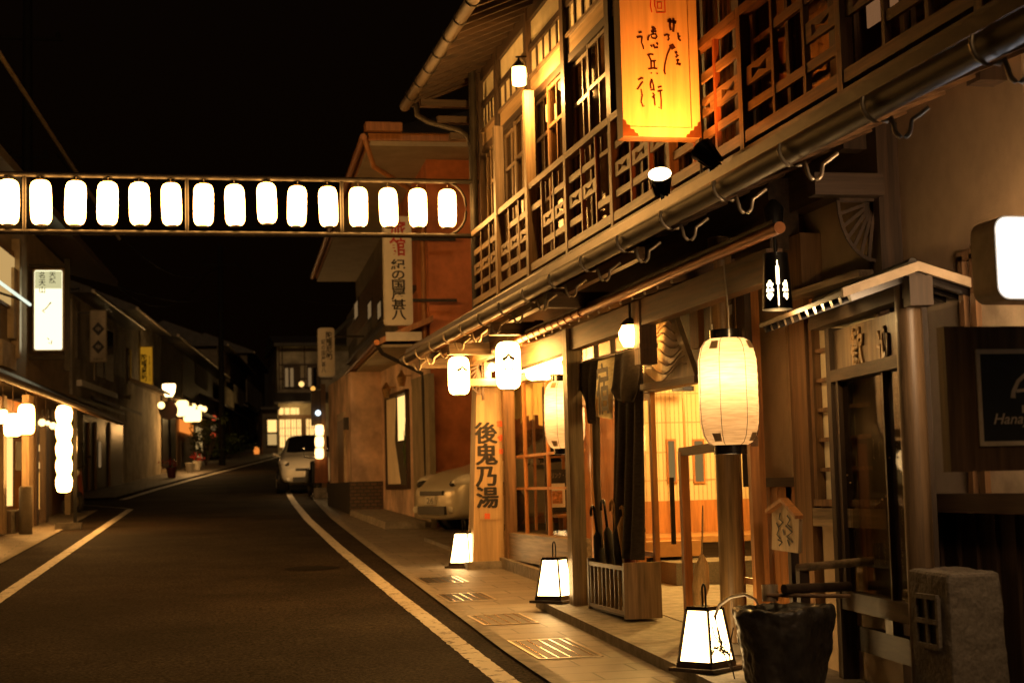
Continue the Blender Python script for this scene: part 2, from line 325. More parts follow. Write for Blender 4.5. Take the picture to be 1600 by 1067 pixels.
# left pavement
PVL = [(-6, -3.2), (21.5, -1.98), (36.5, -1.35)]
m = MB(); strip(m, lambda y: -8, lambda y: lerp(PVL, y)-.1, yr(0, 36.6, 1.0), .012, 6); struct(m.build('pavement', 'paving'))
m = MB(); strip(m, lambda y: lerp(PVL, y)-.098, lambda y: lerp(PVL, y), yr(0, 36.6, 1.0), .018); struct(m.build('kerb', 'kerb_stone'))
m = MB(); strip(m, lambda y: lerp(LW2, y)-3.5, lambda y: lerp(LW2, y)-.35, yr(43.5, 110, 1.5), .05, 3); struct(m.build('pavement', 'old_paving'))
# raised stone step before the inn and the old slabs before the orange inn
STX = [(0, 2.85), (9.4, 3.15), (13.6, 3.24), (13.75, 3.25)]
m = MB(); ys = yr(0, 13.75, .9)
strip(m, lambda y: lerp(STX, y), lambda y: 5.6, ys, .085, 4)
vs = [(lerp(STX, y), y, g(y)+h) for y in ys for h in (.0, .085)]; m.add(vs, [(2*i, 2*i+2, 2*i+3, 2*i+1) for i in range(len(ys)-1)])
y = 13.75; x = lerp(STX, y); m.add([(x, y, g(y)), (5.6, y, g(y)), (5.6, y, g(y)+.085), (x, y, g(y)+.085)], [(0, 1, 2, 3)])
tag(struct(m.build('step', 'kerb_stone')))
def slab(x0, x1, y0, y1, h, mt='kerb_stone', nm='stone_slab', lab=''):
    m = MB(); m.hexa([(x0, y0, g(y0)-.02), (x1, y0, g(y0)-.02), (x1, y1, g(y1)-.02), (x0, y1, g(y1)-.02), (x0+.02, y0+.02, g(y0)+h), (x1, y0+.02, g(y0)+h), (x1, y1, g(y1)+h), (x0+.02, y1, g(y1)+h)])
    return tag(m.build(nm, mt), lab, 'slab')
slab(3.75, 4.6, 20.6, 22.9, .06, 'dark_stone', lab='rough low stone slab at the kerb below the silver car')
slab(3.62, 4.3, 26.0, 28.4, .13, lab='pale stone slab by the curtained window, nearer of two')
slab(3.62, 4.3, 28.5, 31.0, .12, lab='pale stone slab beside the brick corner, farther of two')
# drain gratings
def grate(px, py, lab, L_=.72):
    c = GR(px, py); c.z = g(c.y)+.014; r = thing('drain_grate', lab, 'drain grate', c, 'gratings in the right pavement')
    f = MB(); w2, l2 = .23, L_/2
    def zz(y, z): return c.z+SL*(y)+z
    def bx(x0, x1, y0, y1, h): f.hexa([(c.x+x, c.y+y, zz(y, z)) for z in (0, h) for x, y in ((x0, y0), (x1, y0), (x1, y1), (x0, y1))])
    bx(-w2, -w2+.02, -l2, l2, .006); bx(w2-.02, w2, -l2, l2, .006); bx(-w2, w2, -l2, -l2+.02, .0055); bx(-w2, w2, l2-.02, l2, .0055); f.build('frame', 'pale_metal', r)
    f = MB(); bx(-w2+.02, w2-.02, -l2+.02, l2-.02, .002); f.build('plate', 'dark_metal', r)
    f = MB()
    for k in range(5): x = -w2+.06+k*.083; bx(x, x+.010, -l2+.02, l2-.02, .0058)
    f.build('slats', 'grate_bar', r)
grate(690, 908, 'steel drain grate nearest the white painted pillar'); grate(728, 935, 'shiny drain grate mirroring the small floor lamp')
grate(785, 970, 'narrow drain grate on the pavement just left of the step end'); grate(865, 1016, 'large drain grate close to the camera below the stone step', 1.0)
c = GR(487, 888); m = MB(); m.lathe([(.001, .0), (.3, .001), (.33, .0)], 28, (c.x, c.y, g(c.y)+.006), False); m.v = [(x, y, z+SL*(y-c.y)) for x, y, z in m.v]; o = m.build('manhole_cover', 'manhole'); tag(o, 'round dark iron manhole cover in the road', 'manhole cover')
# ------------------------------------------------------------------ the inn on the right
XG, XB, XW = 2.85, 3.65, 3.85
YE, YN = 18.45, 2.6
inn = thing('inn_building', 'two storey wooden inn with latticed balcony, long gutter and brightly lit entrance', 'inn', (4.2, 12, g(12)))
def part(mb, name, m, par=inn, label=None): return mb.build(name, m, par, label)
def zx(px, py, X): return AX(px, py, X).z
zt, zb1, zp, zl, zs = zx(752, 118, XW), zx(752, 133, XW), zx(752, 171, XW), zx(752, 212, XW), zx(752, 236, XW)
ZB0 = zx(746, 472, XB); ZB1 = zx(746, 362, XB)          # balcony bottom and top rail
# upper wall, bay by bay
posts_y = [18.4, 17.4]+[17.4-1.53*i for i in range(1, 10)]
for y in posts_y: part(MB().box(XW-.06, XW+.08, y-.065, y+.065, ZB0-.3, zt+.05), 'post', 'dark_wood_v')
m = MB().box(XW-.035, XW+.05, YN, YE-.1, zp-.035, zp+.03); m.box(XW-.04, XW+.05, YN, YE-.1, zb1-.0, zt+.04); part(m, 'wall_beam', 'dark_wood_h')
part(MB().box(XW-.045, XW+.05, YN, YE-.1, zl-.015, zl+.02), 'ledge', 'old_wood_h')
part(MB().box(XW-.02, XW+.05, YN, YE-.1, zs, zl-.015), 'lintel', 'pale_wood_h')
part(MB().box(XW-.03, XW+.05, YN, YE-.1, zs-.08, zs), 'window_head', 'dark_wood_h')
for i in range(10):
    y1, y0 = posts_y[i]-.065, posts_y[i+1]+.065
    part(MB().box(XW, XW+.05, y0, y1, zp+.03, zb1), 'plaster_panel', 'cream_plaster')
    tw = MB()      # small transom with four paper lights
    n = 5
    for k in range(n+1): yy = y0+(y1-y0)*k/n; tw.box(XW-.02, XW+.05, yy-.022, yy+.022, zl+.02, zp-.035)
    tw.box(XW-.018, XW+.045, y0-.02, y1+.02, zp-.037, zp-.03); fr = part(tw, 'transom', 'dark_wood_v'); part(MB().box(XW-.006, XW+.03, y0+.023, y1-.023, zl+.021, zp-.036), 'paper', 'cream_plaster', fr)
    # sliding sashes
    sf = MB(); zt2, z0 = zs-.08, ZB0+.12; ym = (y0+y1)/2
    for (a, b, xo) in ((y0, ym+.03, .0), (ym-.03, y1, .035)):
        for yy in (a+.025, b-.025): sf.box(XW-.02+xo, XW+.01+xo, yy-.025, yy+.025, z0, zt2)
        for zz in (z0+.03, z0+.62, zt2-.42, zt2-.03): sf.box(XW-.018+xo, XW+.008+xo, a+.05, b-.05, zz-.018, zz+.018)
        sf.box(XW-.016+xo, XW+.006+xo, (a+b)/2-.012, (a+b)/2+.012, z0+.62, zt2)
    fr = part(sf, 'window', 'old_wood_v' if i != 2 else 'wood_v')
    part(MB().box(XW-.004, XW, y0, ym, z0, zt2).box(XW+.031, XW+.035, ym, y1, z0, zt2), 'glass', 'dark_glass', fr)
    if i in (7, 8):
        for ya_, yb_ in ((y0+.1, y0+.55), (y0+.75, y1-.1)): part(MB().box(XW+.07, XW+.08, ya_, yb_, z0+.25, zt2), 'lit_pane', 'pink_pane', fr)
    if i in (4, 5):     # paper screens behind the glass
        part(MB().box(XW+.10, XW+.12, y0, y1, z0, zt2), 'paper_screen', 'cream_plaster', fr)
        s = MB()
        for k in range(1, 12): yy = y0+(y1-y0)*k/12; s.box(XW+.085, XW+.099, yy-.012, yy+.012, z0, zt2)
        part(s, 'slats', 'pale_wood_v', fr)
# room behind the upper windows, wood lined
part(MB().box(5.9, 6.0, YN, YE-.1, ZB0-.1, zt), 'room_wall', 'orange_wood'); part(MB().box(XW+.09, 5.9, YN, YE-.1, ZB0-.12, ZB0-.05), 'room_floor', 'floor_wood')
part(MB().box(XW+.09, 5.9, YN, YE-.1, zt-.1, zt), 'room_ceiling', 'wood_h'); part(MB().box(XW+.05, 6.0, YE-.14, YE-.06, ZB0-.3, zt+.1), 'end_wall', 'dark_wood_v')
for y in (12.2,): part(MB().box(XW+.1, 5.9, y-.04, y+.04, ZB0-.05, zt-.1), 'room_partition', 'orange_wood')
for (px, py, X) in ((862, 177, 4.45), (882, 127, 4.45)):
    c = AX(px, py, X); r = thing('pendant_lamp', 'paper lamp glowing inside the upper window, '+('lower of two' if py > 150 else 'upper of two'), 'lamp', c, 'lamps behind the upper windows')
    MB().lathe([(.055, -.1), (.075, -.09), (.08, 0), (.075, .09), (.055, .1)], 12, c).build('shade', 'lantern_glow', r)
    MB().tube([c+V((0, 0, .1)), V((c.x, c.y, zt-.1))], .008).build('cord', 'black_metal', r)
    lamp(r, c-V((0, 0, .16)), 22)
# balcony: posts, rails, balusters and boards with hourglass cut-outs
by = [18.15-1.48*i for i in range(11)]
H_ = ZB1-ZB0
def orn(mb, y0, y1, z0, z1, x0, x1):   # board with an hourglass opening, made of two wedges top and bottom, and end cheeks
    ym, zm = (y0+y1)/2, (z0+z1)/2; c = (y1-y0)*.22; t = (z1-z0)*.22
    mb.box(x0, x1, y0, y0+c, z0, z1); mb.box(x0, x1, y1-c, y1, z0, z1)
    for zz, s in ((z0, 1), (z1, -1)):
        mb.prism([(x0, y0+c, zz), (x0, y1-c, zz), (x0, y1-c, zz+s*t), (x0, ym, zm-s*.006), (x0, y0+c, zz+s*t)], (x1-x0, 0, 0))
for i, y in enumerate(by):
    top = {1: zx(786, 189, XB), 2: zx(836, 131, XB)}.get(i, ZB1+.035)
    wd = .05 if i in (1, 2) else .035
    if i: part(MB().box(XB-wd, XB+wd, y-wd, y+wd, ZB0-.08, top), 'balcony_post', 'old_wood_v' if i < 4 else 'wood_v')
    if i == 10: break
    ya, yb = by[i+1]+.04, y-.04
    r = MB(); r.box(XB-.035, XB+.035, ya, yb, ZB1-.03, ZB1+.03); r.box(XB-.03, XB+.03, ya, yb, ZB0-.035, ZB0+.04)
    r.each('balcony_rail', 'old_wood_h' if i < 5 else 'wood_h', inn)
    b = MB(); bars = [ya+(yb-ya)*k/3 for k in (1, 2)]
    for yy in bars: b.box(XB-.018, XB+.018, yy-.018, yy+.018, ZB0+.04, ZB1-.03)
    b.each('baluster', 'old_wood_v' if i < 3 else ('red_wood_v' if i in (3, 4, 5) else 'wood_v'), inn)
    q = MB(); ed = [ya]+bars+[yb]
    for k in range(3):
        a, c = ed[k]+.02, ed[k+1]-.02
        for j, fz in enumerate((.23, .72)):
            if (k+i+j) % 5 == 4: continue
            zz = ZB0+H_*fz; q.box(XB-.012, XB+.012, a, c, zz-.03, zz+.03)
        if (k+2*i) % 7 != 6: orn(q, a, c, ZB0+H_*.47-.06, ZB0+H_*.47+.06, XB-.012, XB+.012)
    part(q, 'lattice_board', 'old_wood_h' if i < 6 else 'wood_h')
part(MB().box(XB-.06, XW, YN, YE-.3, ZB0-.14, ZB0-.08), 'balcony_floor', 'dark_wood_h')
# upper roof: rafters, boards, tiles, gutter
ze = AX(645, 157, 3.0).z
rf = MB(); rf.hexa([(2.98, YN, ze+.05), (8, YN, ze+2.2), (8, YE+.25, ze+2.2), (2.98, YE+.25, ze+.05), (2.98, YN, ze+.16), (8, YN, ze+2.32), (8, YE+.25, ze+2.32), (2.98, YE+.25, ze+.16)])
part(rf, 'roof', 'roof_tile')
m = MB(); y = YE+.1
while y > YN: m.bar((3.02, y, ze+.02), (3.95, y, ze+.42), .05, .06); y -= .3
part(m, 'rafters', 'dark_wood_x')
m = MB(); m.bar((3.0, YE+.28, ze+.08), (5.4, YE+.28, ze+1.12), .05, .2); part(m, 'barge_board', 'dark_wood_x')
m = MB()
for zz, x0 in ((ze-.02, 3.1), (ze-.22, 3.3), (ze-.42, 3.45)): m.box(x0, XW, YE-.02, YE+.1, zz-.04, zz+.04)
part(m, 'eave_beam', 'dark_wood_x')
part(MB().tube([(2.95, YE+.3, ze+.0), (2.95, YN, ze-.02)], .065, 12), 'gutter', 'gutter_metal')
for k in range(24): yy = YE-.3-.62*k; part(MB().tube([(2.95+.078*math.cos(a), yy, ze+.078*math.sin(a)) for a in [math.pi*2*j/10 for j in range(11)]], .008, 5), 'gutter_bracket', 'black_metal')
pp = [AY(650, 162, YE+.15), AY(652, 180, YE+.12), AY(668, 190, YE+.1), AY(718, 204, YE-.02), AY(736, 214, YE-.05)]
e = V((3.70, YE-.05, pp[-1].z-.12)); pp[-1].x = 3.66
part(MB().tube(pp+[e, V((3.70, YE-.05, ZB0-.1))], .036, 8), 'downpipe', 'dark_metal')
# pent roof over the ground floor
zg = 3.075
m = MB(); m.hexa([(XG+.02, YN, zg+.05), (XW, YN, zg+.46), (XW, YE+.1, zg+.46), (XG+.02, YE+.1, zg+.05), (XG+.02, YN, zg+.11), (XW, YN, zg+.52), (XW, YE+.1, zg+.52), (XG+.02, YE+.1, zg+.11)])
part(m, 'pent_roof', 'roof_sheet')
m = MB(); y = YE
while y > YN: m.bar((XG+.06, y, zg+.02), (XW, y, zg+.40), .045, .06); y -= .42
part(m, 'pent_rafters', 'wood_x')
part(MB().tube([(XG, YE+.12, zg), (XG, 14, zg-.01), (XG, YN, zg-.03)], .055, 12), 'pent_gutter', 'gutter_metal')
part(MB().tube([(XG+.13, YE+.12, zg+.155), (XG+.13, YN, zg+.13)], .03, 10), 'eave_roll', 'roof_sheet')
for k in range(17):
    yy = YE-.35-.88*k
    if yy < YN+.5: break
    loop = [(XG-.075*math.cos(a), yy, zg-.03-.075*math.sin(a)) for a in [math.pi*j/8 for j in range(-1, 6)]]
    tail = [(XG+.045, yy-.01, zg-.085)]+[(XG+.09-.036*math.cos(a), yy-.015, zg-.125-.042*math.sin(a)) for a in [math.pi*j/10 for j in range(11)]]+[(XG+.13, yy-.02, zg-.095), (XG+.16, yy-.03, zg-.075), (XG+.20, yy-.03, zg-.045)]
    part(MB().tube(loop+tail, .010, 8), 'gutter_hook', 'pale_metal')
# big beams under the pent roof
m = MB(); m.box(XW-.06, XW+.14, 9.3, YE, zg-.08, zg+.38); part(m, 'wall_plate', 'dark_wood_h')
m = MB(); m.box(3.42, 3.5, 14.2, YE-.2, zg-.16, zg+.0); m.box(3.12, 3.18, 10, YE-.1, zg-.04, zg+.04); part(m, 'purlin', 'wood_h')
for i, yy in enumerate((YE-.25, 16.3, 14.2, 12.0, 7.85)):
    dz = 0 if yy > 9 else .13
    part(MB().box(2.98 if yy > 9 else 3.45, XW, yy-.05, yy+.05, zg-.14+dz, zg-.02+dz), 'bracket_arm', 'old_wood_x' if yy > 13 else 'dark_wood_x')
# awning over the entrance: copper gutter, sheet, fascia beam
A0, A1 = AX(773, 541, 3.3), AX(1208, 371, 3.3); YA0, YA1, za = A0.y, A1.y, (A0.z+A1.z)/2
m = MB(); yy = YA0
while yy > YA1+4.2: m.tube([(3.3, yy, za), (3.3, yy-.2, za)], .036, 10); m.tube([(3.3, yy-.2, za), (3.3, yy-.225, za)], .041, 10); yy -= .225
m.tube([(3.3, yy, za), (3.3, YA1-.1, za)], .034, 10); part(m, 'awning_gutter', 'copper')
m = MB(); m.hexa([(3.3, YA1, za+.03), (XW, YA1+1.9, za+.17), (XW, YA0, za+.17), (3.3, YA0, za+.03), (3.3, YA1, za+.06), (XW, YA1+1.9, za+.20), (XW, YA0, za+.20), (3.3, YA0, za+.06)]); part(m, 'awning', 'dark_wood_h')
m = MB(); yy = YA0-.1
while yy > YA1+1.9: m.bar((3.34, yy, za-.01), (XW, yy, za+.10), .05, .07); yy -= .3
part(m, 'awning_rafters', 'wood_x')
part(MB().box(3.44, 3.54, YA1+.45, YA0-.1, za-.22, za-.03), 'fascia_beam', 'wood_h')
# entrance posts
def vpost(px, X, wd, z0, z1, mt='wood_v', nm='entrance_post', d=None, label=None):
    c = AX(px, 700, X); d = d or wd; return part(MB().box(X-d/2, X+d/2, c.y-wd/2, c.y+wd/2, z0, z1), nm, mt, inn, label)
yp = GR(893, 945, .085).y; P1X = GR(893, 945, .085).x
part(MB().box(P1X-.0, P1X+.13, yp-.07, yp+.07, g(yp)+.08, za-.03), 'entrance_post', 'old_wood_v')
c = AX(1007, 520, 3.49); part(MB().box(3.43, 3.56, c.y-.07, c.y+.07, AX(1007, 570, 3.49).z, za-.03).box(3.425, 3.565, c.y-.075, c.y+.075, AX(1007, 545, 3.49).z, AX(1007, 538, 3.49).z), 'hanging_post', 'wood_v')
# entrance opening: lintel, fixed glass, sliding door with long handles
XD = 3.84
def YD(px): return AX(px, 750, XD).y
yL, yR = YD(900), YD(1182)
part(MB().box(XD-.04, XD+.06, yR, yL+.8, zx(1040, 612, XD)+.02, zx(1040, 598, XD)+.05), 'door_lintel', 'old_wood_h')
part(MB().box(XD-.02, XD+.05, yR, YD(1022), zx(1040, 598, XD)+.05, zg-.08), 'upper_wall', 'dark_wood_v')
m = MB(); z0_ = zx(1040, 598, XD)+.05; ya_, yb_ = YD(1022), yL+.8
for k in range(7): yy = ya_+(yb_-ya_)*k/6; m.box(XD-.02, XD+.03, yy-.02, yy+.02, z0_, zg-.08)
m.box(XD-.018, XD+.028, ya_, yb_, zg-.12, zg-.08); tr = part(m, 'door_transom', 'dark_wood_v'); part(MB().box(XD, XD+.004, ya_, yb_, z0_, zg-.12), 'glass', 'glass', tr)
zf = zx(1040, 605, XD)
def door(pa, pb, mt, handle_px, lab=None):
    ya, yb = YD(pb), YD(pa); z0 = g((ya+yb)/2)+.10; f = MB()
    for yy in (ya+.03, yb-.03): f.box(XD-.02, XD+.02, yy-.03, yy+.03, z0, zf)
    f.box(XD-.018, XD+.018, ya+.06, yb-.06, z0, z0+.12); f.box(XD-.018, XD+.018, ya+.06, yb-.06, zf-.07, zf); f.box(XD-.015, XD+.015, ya+.06, yb-.06, z0+.42, z0+.46)
    d = part(f, 'door', mt, inn, lab); part(MB().box(XD-.003, XD+.003, ya+.06, yb-.06, z0+.12, zf-.07), 'glass', 'glass', d)
    for hp in handle_px:
        yy = YD(hp); h = MB().box(XD-.07, XD-.04, yy-.018, yy+.018, zx(hp, 845, XD-.055), zx(hp, 743, XD-.055)); h.box(XD-.045, XD-.02, yy-.01, yy+.01, zx(hp, 830, XD), zx(hp, 824, XD)); h.box(XD-.045, XD-.02, yy-.01, yy+.01, zx(hp, 765, XD), zx(hp, 760, XD)); part(h, 'door_handle', 'black_lacquer', d)
    return d
door(925, 1024, 'orange_wood', (1009,))
door(1150, 1184, 'orange_wood', ())
h = MB(); yy = YD(1037); h.box(XD+.05, XD+.08, yy-.016, yy+.016, zx(1037, 850, XD), zx(1037, 746, XD)); part(h, 'door_handle', 'black_lacquer')
part(MB().box(XD-.03, XD+.05, YD(1182)-.04, YD(1182)+.04, g(10.2)+.08, zg-.08), 'door_jamb', 'orange_wood')
part(MB().box(XD-.01, XD+.03, YD(990), YD(900)+.8, g(13)+.08, zf), 'sidelight_panel', 'wood_v') if False else None
# round post rising behind the big lantern
COLX, COLY = 3.70, 9.98
part(MB().lathe([(.082, g(COLY)+.08), (.08, 1.5), (.077, zg+.1)], 18, (COLX, COLY, 0)), 'round_post', 'round_wood')
part(MB().lathe([(.15, g(COLY)+.06), (.14, g(COLY)+.14), (.11, g(COLY)+.15)], 14, (COLX, COLY, 0)), 'post_stone', 'kerb_stone')
# entrance hall
HY = 16.6; zfl = g(13)+.085
part(MB().box(3.9, 8.5, 9.6, HY, g(9.6)+.06, g(9.6)+.09, SL), 'hall_floor', 'kerb_stone')
part(MB().box(4.45, 8.5, HY, HY+.1, .5, zg), 'hall_wall', 'inn_wall')
zw = AY(1050, 782, HY).z; zsx = AY(1050, 838, HY-1.2).z
part(MB().box(4.5, 8.5, HY-.05, HY, .5, zw), 'wainscot', 'orange_wood')
s = MB()
for py in (615, 660, 706, 750): z = AY(1050, py, HY).z; s.box(4.5, 8.5, HY-.012, HY, z-.006, z+.006)
x = 4.5
while x < 8: s.box(x, x+.008, HY-.008, HY-.001, zw, zg-.1); x += .05
part(s, 'wall_battens', 'pale_wood_x')
for pa, pb in ((1042, 1055), (1083, 1099)):
    a, b = AY(pa, 755, HY), AY(pb, 686, HY); f = MB(); z0, z1 = a.z, b.z
    f.box(a.x, a.x+.02, HY-.03, HY-.013, z0, z1); f.box(b.x-.02, b.x, HY-.03, HY-.013, z0, z1); f.box(a.x, b.x, HY-.028, HY-.013, z1-.02, z1+.002); f.box(a.x, b.x, HY-.028, HY-.013, z0-.002, z0+.02)
    w_ = part(f, 'hall_window', 'orange_wood'); part(MB().box(a.x+.02, b.x-.02, HY-.02, HY-.013, z0+.02, z1-.02), 'pane', 'dull_pane', w_)
part(MB().box(4.5, 8.5, HY-1.4, HY-.06, zsx-.06, zsx), 'raised_floor', 'floor_wood'); part(MB().box(4.5, 8.5, HY-1.36, HY-1.32, zfl, zsx-.06), 'floor_riser', 'dark_wood_x')
part(MB().box(4.75, 6.6, HY-2.3, HY-1.5, zfl, zfl+.26), 'stepping_stone', 'granite')
part(MB().box(8.4, 8.5, 9.6, HY, .3, zg), 'hall_side_wall', 'inn_wall'); part(MB().box(3.95, 8.5, 9.5, 9.6, .3, zg), 'hall_near_wall', 'brown_plaster')
part(MB().box(3.92, 8.5, 9.6, HY+1.7, zg-.02, zg+.04), 'hall_ceiling', 'pale_wood_x'); part(MB().box(4.40, 4.5, 14.6, HY+.1, zfl, zg), 'hall_partition', 'orange_wood')
for i, (x, y) in enumerate(((5.6, 14.6), (5.2, 11.6))):
    c = V((x, y, zg-.1)); r = thing('ceiling_lamp', 'square paper ceiling lamp inside the entrance hall, '+('deeper one' if i == 0 else 'one nearer the street'), 'lamp', c, 'lamps in the entrance hall')
    MB().box(x-.2, x+.2, y-.2, y+.2, zg-.11, zg-.025).build('shade', 'room_lamp', r); lamp(r, (x, y, zg-.3), 330 if i == 0 else 110, (1, .58, .15), .15)
r = thing('hall_sign', 'small dark exit style plate over the inner doorway', 'plate', AY(1067, 607, HY-.5)); c = wloc(r)
MB().box(c.x-.12, c.x+.12, c.y-.02, c.y+.02, c.z-.03, c.z+.03).build('plate_body', 'black_lacquer', r); MB().box(c.x+.0, c.x+.09, c.y-.026, c.y-.02, c.z-.018, c.z+.018).build('lit_face', 'dim_glow', r); MB().bar((c.x+.0, c.y, c.z-.03), (c.x, c.y, zsx), .022).build('stem', 'orange_wood', r)
# bay window at the far corner of the ground floor
XV = 4.0; yb0, yb1 = AX(889, 750, XV).y, AX(791, 750, XV).y; zsl = zx(789, 829, XV); zbt = zg-.1
fr = MB()
for px in (792, 822, 858): yy = AX(px, 750, XV).y; w_ = .045 if px == 792 else .016; fr.box(XV-.02, XV+.02, yy-w_, yy+w_, zsl, zbt)
for py in (712, 763): z = zx(822, py, XV); fr.box(XV-.012, XV+.012, yb0-.6, yb1, z-.014, z+.014)
for x in (4.35, 4.7, 5.1): fr.box(x-.016, x+.016, yb1-.016, yb1+.016, zsl, zbt)
for py in (712, 763): z = zx(822, py, XV); fr.box(XV, 5.2, yb1-.012, yb1+.012, z-.012, z+.012)
bw = part(fr, 'bay_window', 'orange_wood')
part(MB().box(XV-.003, XV+.003, yb0-.6, yb1-.05, zsl, zbt).box(XV+.03, 5.2, yb1-.003, yb1+.003, zsl, zbt), 'glass', 'glass', bw)
part(MB().box(XV-.12, XV+.1, yb0-.5, yb1+.1, zsl-.30, zsl-.0), 'bay_sill', 'old_wood_h')
part(MB().box(XV+.1, 5.2, yb0-.5, yb1+.06, zsl-.2, zsl-.05), 'bay_floor', 'floor_wood')
m = MB(); yy = yb1
while yy > yb0-.4: m.box(XV-.06, XV-.0, yy-.02, yy+.02, g(yy)+.12, zsl-.30); yy -= .3
part(m, 'bay_slats', 'old_wood_v'); part(MB().box(XV+.05, 5.2, yb0-.4, yb1, .4, zsl-.3), 'bay_base', 'dark_stone')
part(MB().box(XV-.18, XV+.02, yb0-.5, yb1+.3, g(16)-.1, g(16)+.1, .03), 'plinth', 'kerb_stone')
part(MB().box(XV-.04, XV+.05, yb0-.5, yb1+.1, zx(800, 602, XV), zx(800, 590, XV)), 'bay_head', 'old_wood_h')
part(MB().box(XV-.0, XV+.05, yb1-.4, yb1+.05, zx(800, 590, XV), zg-.05), 'bay_transom', 'wood_h')
part(MB().box(4.38, 4.46, 14.3, 15.4, zfl, zg), 'bay_back', 'orange_wood')
# short yellow curtain of uneven strips inside the bay
m = MB(); yy = yb1-.1; k = 0; lens = [.36, .42, .38, .44, .40, .52, .50, .68, .68, .64]
zc = zx(830, 598, XV+.1)
while yy > yb0+.15:
    L_ = lens[k % 10]; y2 = yy-.25
    m.sheet(lambda u, v, yy=yy, y2=y2, L_=L_: (XV+.1+.02*math.sin(u*7+k), yy+(y2-yy)*u, zc-L_*v-.03*v*math.sin(u*3+k)), 6, 3); yy = y2-.005; k += 1
tag(m.build('short_curtain', 'cloth_yellow'), 'short yellow cloth curtain of uneven strips behind the bay window glass', 'curtain')
c = AX(800, 640, XV+.4); r = thing('bay_lamp', 'bright ceiling globe inside the bay window behind the yellow curtain', 'lamp', (4.3, 16.2, zg-.25)); MB().ball((4.3, 16.2, zg-.22), .07).build('globe', 'room_lamp', r); lamp(r, (4.3, 16.2, zg-.36), 14, (1, .58, .16), .06)
# menu stand and table in the bay
X0 = 4.22; a, b = AX(857, 815, X0), AX(892, 735, X0)
r = thing('menu_board', 'black menu board with chalk writing and a framed food picture in the bay window', 'menu board', (X0, (a.y+b.y)/2, zsl))
def facing(p0, wd): return V((p0.x, p0.y, 0))
cx = AX(874, 770, X0); zl0, zl1 = AX(874, 800, X0).z, AX(874, 733, X0).z
MB().box(cx.x-.13, cx.x+.16, cx.y, cx.y+.02, zl0, zl1).build('board', 'board_black', r)
text('リンク・パー', 'chalk', r, (cx.x+.03, cx.y-.002, AX(874, 742, X0).z), (1, 0, 0), (0, 0, 1), .22, .06)
pz0, pz1 = AX(870, 792, X0).z, AX(870, 755, X0).z
MB().box(cx.x-.11, cx.x+.06, cx.y-.012, cx.y-.001, pz0, pz1).build('picture_card', 'white_board', r); MB().box(cx.x-.085, cx.x+.03, cx.y-.016, cx.y-.0125, pz0+.04, pz1-.08).build('food_picture', 'photo_food', r)
MB().box(cx.x-.16, cx.x-.13, cx.y-.01, cx.y+.02, zsl-.05, zl1+.9).build('stand_post', 'dark_wood_v', r)
t0 = AX(885, 803, 4.3); r = thing('display_table', 'small brown wooden table inside the bay window', 'table', (4.32, t0.y, zsl-.05))
MB().box(4.14, 4.6, t0.y-.25, t0.y+.25, t0.z-.03, t0.z).build('table_top', 'floor_wood', r); q = MB()
for x in (4.18, 4.56):
    for yy in (t0.y-.2, t0.y+.2): MB().box(x-.02, x+.02, yy-.02, yy+.02, zsl-.05, t0.z-.03).build('leg', 'dark_wood_v', r)
# ------------------------------------------------------------------ painted post with the spring's name
c = GR(765, 890); PY = 17.92; r = thing('name_post', 'tall pale wooden post painted 後鬼乃湯 in black brush letters on a stone foot', 'sign post', (3.7, PY, g(PY)))
xa, xb = AY(739, 882, PY).x, AY(789, 882, PY).x; ta, tb = AY(745, 600, PY).x, AY(783, 600, PY).x; z0, z1 = g(PY)+.09, AY(763, 600, PY).z
MB().hexa([(xa, PY, z0), (xb, PY, z0), (xb, PY+.3, z0), (xa, PY+.3, z0), (ta, PY, z1), (tb, PY, z1), (tb, PY+.3, z1), (ta, PY+.3, z1)]).build('post_body', 'pale_wood_v', r)
MB().box(xa-.09, xb+.09, PY-.12, PY+.4, g(PY)-.03, z0).build('stone_foot', 'kerb_stone', r)
cz = AY(762, 640, PY).z; arch = [(AY(762, 640, PY).x+.115*math.cos(a), PY-.012, cz+.11*math.sin(a)) for a in [math.pi*k/12 for k in range(13)]]
zz0 = AY(762, 812, PY).z; MB().prism([(arch[0][0]+.01, PY-.012, zz0)]+arch+[(arch[-1][0]-.01, PY-.012, zz0)], (0, .012, 0)).build('name_board', 'pale_wood_v', r)
za_, zb_ = AY(760, 793, PY).z, AY(760, 660, PY).z
text('後\n鬼\n乃\n湯', 'ink', r, (AY(760, 725, PY).x, PY-.013, (za_+zb_)/2), (1, 0, 0), (0, 0, 1), .255, zb_-za_, bold=.0, line=.95, heavy=.009)
m = MB()
for (px, py, s) in ((780, 662, .045), (782, 684, .045), (783, 705, .04), (761, 806, .045)):
    q = AY(px, py, PY)
    for k in range(4): a = k*1.57+px; m.lathe([(.001, 0), (s*.5, .0)], 8, (0, 0, 0), False) if False else m.prism([(q.x+s*.5*math.cos(a)+s*.45*math.cos(b), PY-.0155, q.z+s*.5*math.sin(a)+s*.45*math.sin(b)) for b in [j*math.pi/3 for j in range(6)]], (0, .001, 0))
m.build('petal_marks', 'orange_ink', r)
